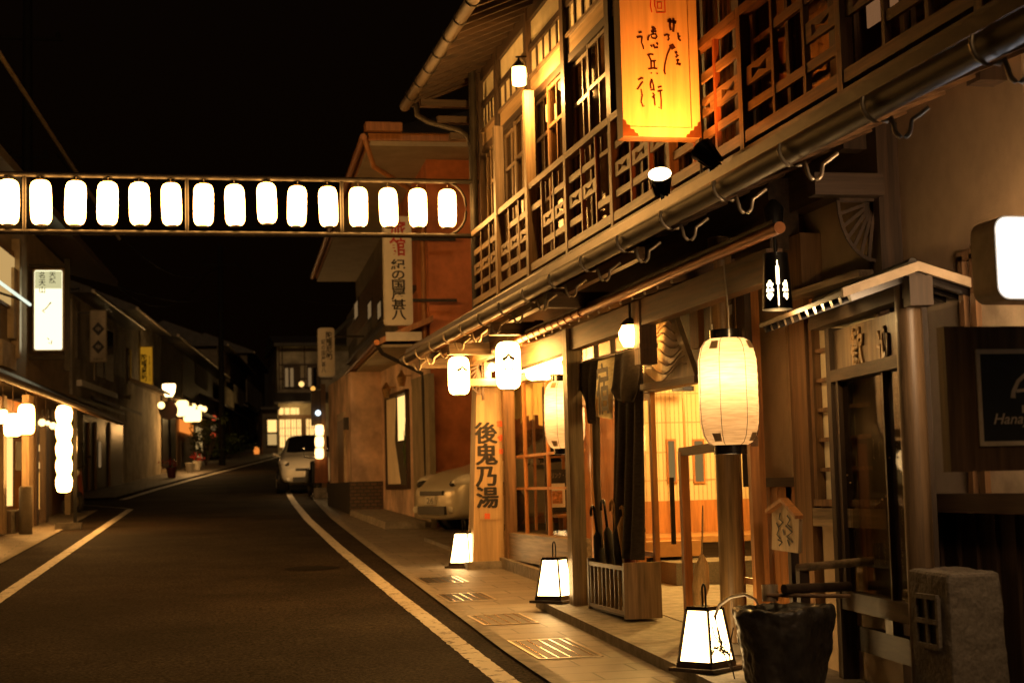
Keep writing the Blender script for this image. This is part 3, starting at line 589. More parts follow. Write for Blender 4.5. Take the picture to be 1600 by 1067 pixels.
# structure above the post: beam, short stud, fan bracket, bulb lamp
zbm = AY(765, 596, PY-.2).z
part(MB().box(3.42, 4.05, PY-.26, PY-.16, zbm-.05, zbm+.03), 'corner_beam', 'pale_wood_x')
part(MB().box(3.86, 3.98, PY-.27, PY-.15, g(PY)+.1, zg), 'corner_post', 'wood_v'); part(MB().box(3.64, 3.72, PY-.26, PY-.18, zbm+.03, zg-.05), 'corner_stud', 'old_wood_v')
def fan(x1, y, z1, wd, ht, mt='dark_wood_v'):   # openwork fan bracket, hub in the upper outer corner
    m = MB(); t = .035
    m.box(x1-.025, x1, y-t/2, y+t/2, z1-ht*1.25, z1); m.box(x1-wd, x1, y-t/2-.002, y+t/2+.002, z1-.025, z1)
    N = 7; P = [(x1-.02-wd*.92*math.cos(math.pi/2*k/N)*(1-.0*k), z1-.02-ht*math.sin(math.pi/2*k/N)) for k in range(N+1)]
    for k in range(N+1): m.bar((x1-.02, y, z1-.02), (P[k][0], y, P[k][1]), .02, .010, (0, 1, 0))
    for k in range(N): m.bar((P[k][0], y, P[k][1]), (P[k+1][0], y, P[k+1][1]), .018, .014, (0, 1, 0))
    m.prism([(x1-.02, y-.004, z1-.02)]+[(a, y-.004, b) for a, b in P], (0, .008, 0)) if False else None
    return part(m, 'fan_bracket', mt)
fan(3.64, PY-.22, zg-.12, .2, .34)
c = AY(769, 574, PY-.35); r = thing('bulb_lamp', 'bare glowing bulb lamp above the painted post', 'lamp', c)
MB().lathe([(.02, .30), (.03, .28), (.05, .12), (.06, .06), (.055, .055)], 12, c).build('lamp_shade', 'dark_metal', r); MB().ball(c, .045).build('bulb', 'bulb', r)
MB().tube([c+V((0, 0, .28)), V((c.x, c.y, zg))], .008).build('cord', 'black_metal', r); lamp(r, c-V((0, 0, .07)), 30, r=.03)
# ------------------------------------------------------------------ hanging paper lanterns
def lantern_parts(r, c, R_, H, glow='lantern_glow', hook=.14, capm='dark_metal', n=18):
    h = H/2; P = [(R_*.50, -h), (R_*.68, -h*.965), (R_*.82, -h*.90), (R_*.92, -h*.80), (R_*.975, -h*.66)]
    k = 9; mid = [(R_*(1.0-.025*abs(2*j/k-1)**3+.004*(-1)**j), -h*.66+h*1.32*j/k) for j in range(1, k)]
    P2 = P+mid+[(a, -b) for a, b in P[::-1]]
    MB().lathe(P2, n, c).build('shade', glow, r)
    MB().lathe([(R_*.5, h), (R_*.5, h+.018)], 12, c).build('cap', capm, r); MB().lathe([(R_*.5, -h-.016), (R_*.5, -h)], 12, c).build('ring', capm, r)
    MB().tube([V(c)+V((0, 0, h+.015)), V(c)+V((.004, 0, h+hook*.4)), V(c)+V((-.004, 0, h+hook*.7)), V(c)+V((0, 0, h+hook))], .006, 6).build('hook', 'pale_metal', r)
# overhead lantern frame across the street
BY = 18.2; zt_, zb_ = AY(370, 278, BY).z, AY(370, 365.5, BY).z; XR = AY(728, 320, BY).x
fr = thing('overhead_gantry', 'long horizontal steel frame of two pipes spanning the street with paper lanterns', 'gantry', (3.72, BY, g(BY)))
rr = .28; arc = [(XR-rr+rr*math.cos(a), BY, zt_-rr+rr*math.sin(a)) for a in [math.pi/2-math.pi/2*k/5 for k in range(6)]]; arc2 = [(XR-rr+rr*math.cos(a), BY, zb_+rr+rr*math.sin(a)) for a in [-math.pi/2*k/5 for k in range(6)]]
MB().tube([(-4.3, BY, zt_), (XR+.16, BY, zt_)], .03, 8).build('top_pipe', 'dark_metal', fr); MB().tube([(-4.3, BY, zb_), (XR+.16, BY, zb_)], .03, 8).build('bottom_pipe', 'dark_metal', fr)
MB().tube(arc+arc2, .016, 8).build('end_bow', 'dark_metal', fr)
for px in (38, 292, 534): x = AY(px, 320, BY).x; MB().tube([(x, BY, zb_), (x, BY, zt_)], .02, 8).build('upright', 'dark_metal', fr)
MB().tube([(3.68, BY, g(BY)), (3.69, BY, 7.2)], .045, 10).build('pole', 'dark_metal', fr); MB().tube([(-4.3, BY, g(BY)), (-4.3, BY, 5.6)], .05, 10).build('pole', 'dark_metal', fr)
ordn = 'first second third fourth fifth sixth seventh eighth ninth tenth eleventh twelfth thirteenth fourteenth fifteenth'.split()
xs_ = (13, 64, 118, 168, 218, 268, 318, 367, 417, 464, 513, 560, 607, 653, 699); proto = None
for i, px in enumerate(xs_):
    yc = 316+ (326-316)*(px-13)/686 + (-4 if i == 8 else 0); c = AY(px, yc, BY); lb = f'white paper lantern lit in the overhead street frame, {ordn[i]} from the left'
    if proto is None:
        proto = r = thing('paper_lantern', lb, 'lantern', c, 'paper lanterns in the overhead frame'); lantern_parts(r, c, .120, .50, 'lantern_bright', zt_-c.z-.25); protoc = c
    else:
        s = 1-.11*i/14; o = dup(proto, c, random.uniform(0, 3), lb); o.scale = (s, s, s*1.0); o.rotation_euler = (random.uniform(-.04, .04), random.uniform(-.04, .04), random.uniform(0, 3))
# lanterns hung from the inn's eave
def icon(r, c, R_, dx):
    m = MB(); d = V((c.x-0, c.y, 0)).normalized(); s = V((d.y, -d.x, 0)); 
    def P(u, v, rr=R_*1.03): a = u/R_+dx; return V(c)+s*(math.sin(a)*rr)-d*(math.cos(a)*rr)+V((0, 0, v))
    th = V((0, 0, 0))
    stroke(m, [(-.06, .05), (-.02, .066), (0, .095), (.02, .066), (.06, .05)], .03, lambda q: P(q.x, q.y), th); stroke(m, [(-.06, .05), (.06, .05)], .022, lambda q: P(q.x, q.y), th)
    for u in (-.036, .036): stroke(m, [(u, .05), (u, -.045)], .012, lambda q: P(q.x, q.y), th)
    stroke(m, [(-.04, -.042), (.045, -.042)], .014, lambda q: P(q.x, q.y), th); m.build('lamp_crest', 'ink', r)
for i, (px, py, X, hh, lb) in enumerate(((717, 587, 3.2, .41, 'white paper lantern with a lamp crest at the far corner of the inn eave'), (794, 571, 3.2, .44, 'white paper lantern with a lamp crest between the painted post and the copper awning'))):
    c = AX(px, py, X); r = thing('eave_lantern', lb, 'lantern', c, 'paper lanterns under the inn eave'); lantern_parts(r, c, .118, hh, 'eave_glow', zg-.06-c.z-hh/2); icon(r, c, .118, .35 if i == 0 else .05)
for i, (px, py, X, hh, lb) in enumerate(((842, 556, 3.78, .50, 'blown out white lantern behind the awning, nearest the eave lantern'), (868, 549, 3.7, .44, 'blown out white lantern behind the awning, beside the entrance post'), (822, 552, 3.9, .42, 'blown out white lantern half hidden behind the copper awning end'))):
    c = AX(px, py, X); r = thing('eave_lantern', lb, 'lantern', c, 'paper lanterns under the inn eave'); lantern_parts(r, c, .15 if i == 0 else .13, hh, 'eave_glow', .1)
# hat shaped lamp at the hanging post
c = AX(985, 524, 3.42); r = thing('eave_lamp', 'white hexagonal lamp beside the hanging post over the cloth rail', 'lamp', c)
MB().lathe([(.055, -.085), (.085, -.03), (.092, .02), (.06, .075)], 6, c, smooth=False).build('shade', 'lantern_bright', r); MB().lathe([(.075, .075), (.06, .10), (.02, .13)], 6, c, smooth=False).build('cap', 'dark_metal', r); MB().tube([c+V((0, 0, .12)), V((c.x, c.y, za+.05))], .01).build('stem', 'dark_metal', r)
# two large paper lanterns (chochin)
def chochin(px, py, X, R_, H, lb, e):
    c = AX(px, py, X); r = thing('big_paper_lantern', lb, 'lantern', c, 'large paper lanterns at the entrance'); h = H/2
    P = [(R_*.60, -h), (R_*.76, -h*.95), (R_*.90, -h*.82), (R_*.985, -h*.6), (R_*1.01, -h*.3), (R_, 0), (R_*1.0, h*.3), (R_*.985, h*.6), (R_*.90, h*.82), (R_*.76, h*.95), (R_*.60, h)]
    Q = []
    for (a, b), (a2, b2) in zip(P, P[1:]):
        for k in range(4): t = k/4; Q.append((a+(a2-a)*t-(.002 if k % 2 else 0), b+(b2-b)*t))
    Q.append(P[-1]); MB().lathe(Q, 36, c, False).build('shade', 'chochin_paper', r)
    MB().lathe([(R_*.56, h-.002), (R_*.56, h+.055)], 20, c).build('top_hoop', 'black_lacquer', r); MB().lathe([(R_*.56, -h-.055), (R_*.56, -h+.002)], 20, c).build('bottom_hoop', 'black_lacquer', r)
    m = MB()
    for k in range(7):
        a = 2*math.pi*k/7+.5; m.tube([V(c)+V((math.cos(a)*(p+.003), math.sin(a)*(p+.003), z)) for p, z in P], .0022, 4)
    m.build('seams', 'dark_wood_v', r)
    m = MB()      # worn paper patches at top and bottom
    for a0 in (3.9, 5.3):
        for zz in (h*.86, -h*.86):
            m.sheet(lambda u, v, a0=a0, zz=zz: (c.x+math.cos(a0+.3*(u-.5))*(R_*(.93-.16*((v-.5) if zz > 0 else (.5-v)))+.005), c.y+math.sin(a0+.3*(u-.5))*(R_*(.93-.16*((v-.5) if zz > 0 else (.5-v)))+.005), c.z+zz+.05*(v-.5)), 4, 3)
    m.build('paper_patches', 'fabric_pouch', r)
    m = MB(); m.tube([c+V((-R_*.5, 0, h+.05)), c+V((-R_*.5, 0, h+.09))], .006); m.tube([c+V((R_*.1, 0, h+.05)), c+V((.02, 0, h+.16)), V((c.x, c.y, max(za, c.z+h+.2)))], .006); m.build('hanger', 'pale_metal', r)
    lamp(r, c+V((-.02, -.03, h*.28)), e, (1, .62, .26), .07); lamp(r, c+V((0, 0, -h-.12)), e*.12, (1, .62, .26), .08); return r
chochin(1138, 612, 3.42, .182, .655, 'big cream paper lantern with black hoops hung before the round wooden post, nearer of two', 8)
chochin(882, 648, 3.72, .192, .63, 'big cream paper lantern with black hoops half hidden by the entrance post, farther of two', 9)
# ------------------------------------------------------------------ noren on its rail
XN = 3.56
a, b = AX(889, 573, XN), AX(1003, 543, XN)
r = thing('curtain_rail', 'round wooden rail between the entrance posts carrying the cloth', 'rail', a)
MB().tube([a, b], .02, 8).build('pole', 'old_wood_h', r); MB().tube([a+V((-.06, .0, .06)), a+V((-.05, 0, .0)), a+V((0, 0, -.03)), a+V((.03, 0, .02))], .012, 6).build('rope_tie', 'rope', r)
nr = thing('door_curtain', 'divided cloth door curtain, dark panels with a white middle panel marked 宿', 'curtain', AX(940, 600, XN))
def drape(outline_l, outline_r, mt, nm, X, amp=.03, fq=14, nv=14, off=0):   # picture polylines of the left and right edge, hung in the plane x = X
    def at(pl, v):
        k = v*(len(pl)-1); i = min(int(k), len(pl)-2); t = k-i; return (pl[i][0]+(pl[i+1][0]-pl[i][0])*t, pl[i][1]+(pl[i+1][1]-pl[i][1])*t)
    def fn(u, v):
        l, q = at(outline_l, v), at(outline_r, v); p = AX(l[0]+(q[0]-l[0])*u, l[1]+(q[1]-l[1])*u, X); return (p.x+amp*math.sin(u*fq+off)*(.3+.7*v), p.y, p.z)
    m = MB(); m.sheet(fn, 24, nv); o = m.build(nm, mt, nr); 
    if mt != 'thin_cloth': md = o.modifiers.new('thick', 'SOLIDIFY'); md.thickness = .006
    return o
drape([(905, 568), (903, 600), (917, 632), (924, 660)], [(933, 563), (930, 590), (926, 625), (926, 662)], 'cloth_dark', 'dark_panel', XN-.03)
drape([(930, 563), (927, 600), (924, 650)], [(962, 553), (958, 600), (958, 655)], 'thin_cloth', 'white_panel', XN-.01, .012, 6)
drape([(962, 553), (958, 600), (955, 610), (962, 625), (975, 628)], [(1001, 544), (1000, 570), (998, 590), (992, 612), (984, 628)], 'cloth_dark', 'dark_panel', XN-.07, .04, 9)
drape([(960, 620), (960, 700), (958, 790), (957, 868)], [(1001, 560), (1001, 680), (1001, 790), (999, 875)], 'cloth_dark', 'long_panel', XN+.02, .045, 20)
drape([(926, 640), (928, 760), (935, 850)], [(938, 640), (940, 760), (945, 856)], 'cloth_grey', 'hanging_strip', XN+.03, .012, 5)
p0 = AX(942, 607, XN-.045); text('宿', 'ink', nr, p0, (0, -1, 0), (0, 0, 1), .34, AX(940, 568, XN).z-AX(940, 646, XN).z, heavy=.008)
# inclined carved board over the door
q = [AX(1020, 490, 3.66), AX(1050, 484, 3.66), AX(1087, 590, 3.62), AX(1002, 603, 3.62)]
r = thing('carved_board', 'slanted plank with swirling grain hung over the inn doorway', 'board', q[3])
MB().prism(q, (.05, .03, 0)).build('plank', 'sign_wood', r); MB().bar(AX(1003, 606, 3.60), AX(1090, 592, 3.60), .05).build('support_bar', 'wood_h', r)
m = MB()
for k in range(9):
    t = .08+k*.1; l = q[0].lerp(q[3], t); e = q[1].lerp(q[2], t)
    m.tube([l.lerp(e, .08+u*.84)+V((-.012, 0, -.03*math.sin(u*6+k*.7)*(1+k*.1))) for u in [j/10 for j in range(11)]], .007, 4)
m.build('carved_ridge', 'pale_wood_x', r)
# planks above the near lantern
for px, pa, pb, mt in ((1103, 480, 545, 'orange_wood'), (1148, 440, 560, 'old_wood_v'), (1163, 430, 620, 'wood_v'), (1178, 440, 760, 'dark_wood_v')):
    part(MB().box(XD-.09, XD-.045, AX(px+6, 500, XD).y, AX(px-7, 500, XD).y, zx(px, pb, XD), zx(px, pa, XD)), 'wall_plank', mt)
r = thing('name_plate', 'small pale name plate nailed on the planks above the near big lantern', 'plate', AX(1132, 490, XD-.12)); c = wloc(r)
MB().hexa([AX(1116, 500, XD-.12), AX(1144, 491, XD-.12), AX(1144, 491, XD-.10), AX(1116, 500, XD-.10), AX(1116, 488, XD-.12), AX(1144, 475, XD-.12), AX(1144, 475, XD-.10), AX(1116, 488, XD-.10)]).build('plate_board', 'white_board', r)
# ------------------------------------------------------------------ umbrella stand with umbrellas
u0 = GR(903, 951, .085); u1 = GR(980, 972, .085)
ux, uy0, uy1 = 3.5, u1.y, u0.y
st = thing('umbrella_stand', 'low wooden umbrella stand with slatted front and solid end panel on the step', 'stand', (ux, (uy0+uy1)/2, g(12.5)+.085))
gb = g(12.5)+.085; ht = .40
MB().box(ux-.02, ux+.28, uy0-.02, uy0+.015, gb, gb+ht+.03).build('end_panel', 'orange_wood' if 0 else 'old_wood_v', st); MB().box(ux-.02, ux+.28, uy1-.02, uy1+.015, gb, gb+ht+.03).build('end_panel', 'old_wood_v', st)
m = MB(); m.box(ux-.015, ux+.015, uy0+.015, uy1-.02, gb+ht-.03, gb+ht); m.box(ux-.015, ux+.015, uy0+.015, uy1-.02, gb+.03, gb+.06); m.build('rail', 'old_wood_h', st)
m = MB(); n = 9
for k in range(n): yy = uy0+.05+(uy1-uy0-.1)*k/(n-1); m.box(ux-.012, ux+.010, yy-.008, yy+.008, gb+.06, gb+ht-.03)
m.build('slats', 'old_wood_v', st); MB().box(ux+.0, ux+.27, uy0+.02, uy1-.025, gb+.01, gb+.025).build('tray', 'dark_wood_h', st)
cols = ['cloth_blackish', 'cloth_blackish', 'cloth_blackish', 'cloth_blackish', 'maroon']
lbs = ['black umbrella with a hooked black handle at the far end of the stand', 'black umbrella leaning behind the grey hanging strip', 'black umbrella with a straw coloured cane handle, far one of the bunch', 'black umbrella with a straw coloured cane handle, middle of the bunch', 'dark folded umbrella with a cane handle next to the end panel']
for i in range(5):
    yy = uy1-.08-(uy1-uy0-.16)*(.0, .22, .5, .66, .84)[i]; x = ux+.06+.035*(i % 3); b_ = V((x+.05, yy, gb+.03)); t_ = V((x-.02, yy+.03, gb+.80+.05*(i % 2)))
    r = thing('umbrella', lbs[i], 'umbrella', b_, 'umbrellas in the stand'); d = t_-b_
    MB().tube([b_, b_+d*.1, b_+d*.35, b_+d*.55, b_+d*.75, b_+d*.8], [.008, .02, .04, .05, .035, .012], 10).build('canopy', cols[i], r)
    hk_ = [b_+d*.78, t_]+[t_+V((0, .055-.055*math.cos(a), .055*math.sin(a))) for a in [math.pi*k/6 for k in range(1, 8)]]
    MB().tube(hk_, .012, 8).build('handle', 'black_lacquer' if i < 2 else 'straw', r)
r = thing('broom', 'bundled straw broom head with a looped top standing among the umbrellas', 'broom', (ux+.14, uy0+.28, gb))
cx_, cy_ = ux+.12, uy0+.30
MB().tube([(cx_, cy_, gb+.03), (cx_, cy_, gb+.45), (cx_-.01, cy_, gb+.70), (cx_-.01, cy_, gb+.78)], [.02, .055, .075, .04], 10).build('bristles', 'straw', r); MB().tube([(cx_-.01, cy_, gb+.76), (cx_-.02, cy_+.05, gb+.86), (cx_-.02, cy_-.04, gb+.88), (cx_-.01, cy_-.02, gb+.77)], .01, 6).build('loop', 'rope', r)
# ------------------------------------------------------------------ floor lamps
def floor_lamp(px, py, off, hgt, lb, rz):
    c = GR(px, py, off); r = thing('floor_lamp', lb, 'lamp', c, 'square paper floor lamps along the pavement')
    wb, wt = .135*hgt/.42, .088*hgt/.42; z = c.z
    def P(a, s, zz): return V((c.x+s*1.414*math.cos(a+rz), c.y+s*1.414*math.sin(a+rz), z+zz))
    A = [math.pi/4+k*math.pi/2 for k in range(4)]
    MB().hexa([P(a, wb+.045, 0) for a in A]+[P(a, wb+.045, .022) for a in A]).hexa([P(a, wb+.01, .022) for a in A]+[P(a, wb+.01, .05) for a in A]).build('base', 'dark_wood_x', r)
    MB().hexa([P(a, wb-.004, .051) for a in A]+[P(a, wt-.004, hgt-.012) for a in A]).build('paper', 'floor_lamp_glow', r)
    m = MB()
    for a in A: m.bar(P(a, wb, .05), P(a, wt, hgt), .016)
    for s, zz in ((wb, .055), (wt, hgt-.006)):
        for k in range(4): m.bar(P(A[k], s, zz), P(A[(k+1) % 4], s, zz), .015, .013)
    m.build('frame', 'black_lacquer', r)
    m = MB(); m.hexa([P(a, wt, hgt) for a in A]+[P(a, wt, hgt+.012) for a in A]); m.build('top', 'black_lacquer', r)
    w_ = .035; pts = [(w_, hgt+.01), (w_, hgt+.10)]+[(w_*math.cos(t), hgt+.10+.045*math.sin(t)) for t in [math.pi*k/6 for k in range(1, 6)]]+[(-w_, hgt+.10), (-w_, hgt+.01)]
    MB().tube([V((c.x+u*math.cos(rz+.9), c.y+u*math.sin(rz+.9), z+zz)) for u, zz in pts], .006, 6).build('handle', 'black_metal', r); return r
floor_lamp(1104, 1046, .085, .375, 'white floor lamp on the stone step beside the dark stone basin', .62)
floor_lamp(868, 940, .085, .375, 'white floor lamp at the foot of the entrance post on the step end', .80)
floor_lamp(726, 886, .012, .40, 'white floor lamp on the pavement at the foot of the painted post', .95)
# ------------------------------------------------------------------ standing frame of brown wood
XF = 3.66
p = [AX(1078, 986, XF), AX(1067, 706, XF), AX(1176, 690, XF), AX(1188, 945, XF)]
gz = g(p[0].y)+.085; r = thing('standing_frame', 'brown wooden frame shaped like a gate behind the near big lantern', 'frame', (p[0].x, p[0].y, gz))
f_ = lambda q, z: V((q.x, q.y, z))
MB().bar(f_(p[0], gz), p[1], .06).build('leg', 'orange_wood', r); MB().bar(f_(p[3], g(p[3].y)+.085), p[2], .06).build('leg', 'orange_wood', r); MB().bar(p[1]+V((0, .03, 0)), p[2]-V((0, .03, 0)), .05, .06).build('top_bar', 'wood_h', r)
# straw sandals hung at the post
c = AX(1098, 905, 3.60); r = thing('straw_bundle', 'pale straw bundle hung beside the lit round post', 'straw', c)
MB().tube([c+V((0, 0, .17)), c+V((-.0, 0, .1)), c+V((-.01, .02, -.05)), c+V((-.03, .04, -.2))], [.012, .045, .06, .03], 10).build('bundle', 'straw', r); MB().tube([c+V((0, 0, .16)), c+V((.02, 0, .5))], .006).build('cord', 'rope', r)
# ------------------------------------------------------------------ near wall: brown plaster, wainscot, window, posts
XP = 3.98
def yP(px, X=XP): return AX(px, 600, X).y
za1 = zx(1215, 746, XP)
part(MB().box(XP, XP+.1, yP(1248), yP(1180), za1, zg), 'plaster_wall', 'brown_plaster')
m = MB(); ya, yb = yP(1248), yP(1178); k = 0; yy = ya
while yy < yb-.02: m.box(XP-.03, XP+.08, yy+.004, min(yy+.12, yb)-.004, g(9.5), za1-.06); yy += .12
part(m, 'wainscot', 'orange_wood'); part(MB().box(XP-.05, XP+.09, ya, yb, za1-.06, za1), 'dado_rail', 'dark_wood_h')
part(MB().box(XP-.06, XP+.08, yP(1274), yP(1248), g(9)+.05, zg), 'wall_post', 'wood_v')
# lattice window beside the notice board
ya, yb = yP(1390), yP(1275); zb, zt3 = zx(1290, 780, XP), zx(1290, 500, XP)
f = MB(); f.box(XP-.04, XP+.02, yb-.05, yb, zb, zt3); f.box(XP-.04, XP+.02, ya, ya+.05, zb, zt3); f.box(XP-.05, XP+.02, ya, yb, zb-.04, zb+.002)
for k in range(1, 6): z = zb+(zt3-zb)*k/6; f.box(XP-.02, XP+.01, ya+.05, yb-.05, z-.012, z+.012)
wn = part(f, 'window', 'wood_v'); part(MB().box(XP+.015, XP+.03, ya+.05, yb-.05, zb, zt3), 'paper', 'cream_plaster', wn)
part(MB().box(XP, XP+.1, ya, yb, .2, zb-.04), 'wall_below_window', 'brown_plaster'); part(MB().box(XP-.06, XP, ya, yb, zb-.16, zb-.05), 'sill_rail', 'old_wood_h')
# panels above: ledge, beam, plaster
XQ = 4.06
zq0, zq1 = zx(1320, 455, XP), zx(1390, 235, XP)
part(MB().box(XQ, XQ+.08, yP(1600), yP(1248), zt3, zg+.55), 'upper_plaster', 'brown_plaster')
part(MB().box(XP-.14, XQ, yP(1386), yP(1252), zt3+.16, zt3+.20), 'window_ledge', 'old_wood_h'); part(MB().box(XP-.02, XQ, yP(1386), yP(1262), zt3+.0, zt3+.15), 'window_head', 'orange_wood')
part(MB().box(XP-.05, XQ, yP(1400), yP(1386), zt3, zg+.45), 'wall_post', 'dark_wood_v')
fan(XP-.02, yP(1386)-.03, zx(1380, 302, XP-.05), .24, .34)
for px, a_, b_ in ((1330, 0, .07),): part(MB().box(XQ-.03, XQ, yP(1330)-.22, yP(1330)-.2, zt3+.2, zg-.1), 'panel_batten', 'wood_v')
part(MB().box(XP-.05, XQ, yP(1386), yP(1180), zx(1320, 300, XP), zx(1320, 232, XP)), 'head_beam', 'dark_wood_h')
# grey plaster wall nearest the camera
XR_ = 4.12; yk = AX(1392, 500, XR_).y
part(MB().box(XR_-.05, XR_+.1, YN, yk, zx(1550, 772, XR_), zg+.6), 'grey_wall', 'grey_plaster')
part(MB().box(XR_-.16, XR_-.05, YN, yk+.1, zx(1550, 800, XR_), zx(1550, 770, XR_)), 'dado_ledge', 'dark_wood_h')
m = MB(); yy = YN
while yy < yk: m.box(XR_-.07, XR_, yy, yy+.165, -.1, zx(1550, 800, XR_)); m.box(XR_-.09, XR_-.07, yy+.165, yy+.19, -.1, zx(1550, 800, XR_)); yy += .19
part(m, 'wainscot', 'dark_wood_v')
ya, yb = AX(1640, 450, XR_).y, AX(1524, 450, XR_).y; z0, z1 = AX(1540, 770, XR_-.06).z, AX(1530, 395, XR_-.06).z
f = MB()
for yy in (yb-.03, yb-.15, ya): f.box(XR_-.1, XR_-.05, yy-.025, yy+.025, z0, z1)
f.box(XR_-.1, XR_-.05, ya, yb, z1-.03, z1+.02); f.box(XR_-.075, XR_-.05, ya, yb, z0+.2, z0+.25); wn = part(f, 'window', 'wood_v'); part(MB().box(XR_-.07, XR_-.052, ya+.02, yb-.02, z0, z1), 'pane', 'tan_paint', wn)
# pendant lamp with flower cut-outs
c = AX(1213, 440, 3.42); H2 = .16; r = thing('pendant_lamp', 'black tin pendant lamp with glowing flower cut-outs under the eave', 'lamp', c)
N = 48; prof = [(.070, H2), (.084, -H2+.02), (.086, -H2)]
m = MB()
def RR(z): return .086-(z+H2)/(2*H2)*.016
holes = []
for hc in (-2.45, -1.25, .6, 2.0): holes += [(hc+.16*math.cos(a), -.055+.042*math.sin(a)*1.0) for a in [2*math.pi*k/8 for k in range(8)]]
nz_ = 40; nu = 160; vs = [((RR(-H2+2*H2*j/nz_))*math.cos(2*math.pi*i/nu), (RR(-H2+2*H2*j/nz_))*math.sin(2*math.pi*i/nu), -H2+2*H2*j/nz_) for j in range(nz_+1) for i in range(nu)]
fs = []
for j in range(nz_):
    for i in range(nu):
        a = 2*math.pi*(i+.5)/nu; a = a-2*math.pi if a > math.pi else a; z = -H2+2*H2*(j+.5)/nz_
        if any(((a-ha)*.08)**2+(z-hz)**2 < .0115**2 for ha, hz in holes): continue
        if abs(((a+1.85+math.pi) % (2*math.pi))-math.pi)*.08 < .004+(.006 if abs(z-.03) < .05 else 0): continue
        fs.append((j*nu+i, j*nu+(i+1) % nu, (j+1)*nu+(i+1) % nu, (j+1)*nu+i))
m.add([V(v)+c for v in vs], fs, True); o = m.build('shade', 'black_metal', r)
MB().lathe([(.03, 0), (.07, H2)], 4, c) ; MB().lathe([(.001, H2), (.07, H2)], 20, c, False).build('shade_top', 'black_metal', r)
MB().lathe([(.060, -H2+.03), (.063, -.05), (.05, .08), (.02, .12)], 14, c).build('glow_bulb', 'small_bulb' if 0 else 'spot_glow', r)
MB().tube([c+V((0, 0, H2)), c+V((0, 0, H2+.12)), V((c.x, c.y, zg-.05))], .012, 6).build('cord', 'black_metal', r); lamp(r, c-V((0, 0, H2+.04)), 12, (1, .6, .22), .05)
MB().lathe([(.05, .32), (.06, .42), (.02, .47)], 10, c).build('canopy', 'black_metal', r)
# ------------------------------------------------------------------ notice board with a little roof
O_ = AX(1306, 700, 3.92); E_ = AX(1422, 700, 3.78); dv = V((E_.x-O_.x, E_.y-O_.y, 0)); Wn = dv.length; dv.normalize(); nv = V((dv.y, -dv.x, 0))   # dv: towards the camera, nv: towards the street
if nv.x > 0: nv = -nv
def nb(px, py, d=0): q = PL(px, py, (O_.x+nv.x*d, O_.y+nv.y*d), (dv.x, dv.y)); return q
gz = g(O_.y)+.05
r = nbd = thing('notice_board', 'roofed wooden notice board with glazed case and raised letters 歓迎', 'notice board', (O_.x, O_.y, gz))
def Q(u, d, z): return V((O_.x, O_.y, 0))+dv*u+nv*d+V((0, 0, z))
def qb(m, u0, u1, d0, d1, z0, z1): return m.hexa([Q(u, d, z) for z in (z0, z1) for u, d in ((u0, d0), (u1, d0), (u1, d1), (u0, d1))])
zt_n, zl1_, zl0_ = nb(1310, 510).z, nb(1310, 577).z, nb(1310, 596).z; zgb = nb(1320, 922).z; zbb = nb(1320, 950).z
qb(MB(), .02, Wn-.03, -.14, -.10, zbb, zt_n).build('back_board', 'board_wood_v', r)
qb(MB(), -.03, .05, -.14, .03, gz, zt_n).build('left_post', 'board_wood_v', r)
MB().lathe([(.072, gz), (.068, zt_n+.14)], 18, Q(Wn+.07, .0, 0)).build('round_post', 'post_wood', r)
qb(MB(), .05, Wn-.0, -.10, .0, zl1_, zt_n-.02).build('header_board', 'post_wood', r); qb(MB(), .05, Wn, -.1, .03, zl0_, zl1_-.003).build('header_rail', 'board_wood_h', r)
cf = Q(Wn*.5+.02, .001, (zl1_+zt_n)/2)
for ch, px in (('歓', 1342), ('迎', 1384)):
    q = nb(px, 545); t_ = text(ch, 'round_wood', r, q+nv*.014, dv, (0, 0, 1), .21, .25, 'raised_letter', 0, .012); md = t_.modifiers.new('thick', 'SOLIDIFY'); md.thickness = .014; md.offset = -1
fm = MB(); qb(fm, .05, .12, -.06, .01, zgb, zl0_); qb(fm, Wn-.06, Wn, -.06, .01, zgb, zl0_); um = (nb(1388, 760)-V((O_.x, O_.y, 0))).dot(dv); qb(fm, um-.012, um+.012, -.05, .008, zgb, zl0_); fm.each('case_frame', 'dark_wood_v', r)
qb(MB(), .0, Wn+.02, -.1, .02, zbb, zgb).build('bottom_rail', 'board_wood_h', r)
qb(MB(), .12, Wn-.06, -.022, -.018, zgb+.001, zl0_-.001).build('glass', 'case_glass', r)
qb(MB(), .12, Wn-.06, -.098, -.085, zgb+.001, zl0_-.001).build('display_panel', 'board_wood_v', r)
m = MB()
for row, (pa, pb) in enumerate(((688, 722), (790, 828), (845, 890))):
    for k in range(9):
        px = 1342+k*8.7; a = nb(px, pa+random.uniform(-4, 4)); b = nb(px, pb+random.uniform(-5, 3)); z = a.z; u0 = (a-V((O_.x, O_.y, 0))).dot(dv)
        if abs(u0-um) < .03: continue
        while z > b.z+.02:
            hh = random.uniform(.012, .03)
            pts = [(u0+random.uniform(-.014, .014), z-hh*j/2) for j in range(3)]
            stroke(m, pts, .0055, lambda q: Q(q.x, -.084, q.y), nv*.001)
            if random.random() < .6: stroke(m, [(u0-.012, z), (u0+.014, z-random.uniform(-.006, .008))], .005, lambda q: Q(q.x, -.084, q.y), nv*.001)
            z -= hh+random.uniform(.0, .01)
m.build('guest_names', 'chalk', r)
m = MB()
for px, py in ((1325, 742), (1330, 754), (1391, 715), (1416, 715), (1386, 775), (1380, 780), (1418, 745)): m.ball(nb(px, py, .0)+nv*.004, .006, 6, 4)
m.build('pin', 'brass', r)
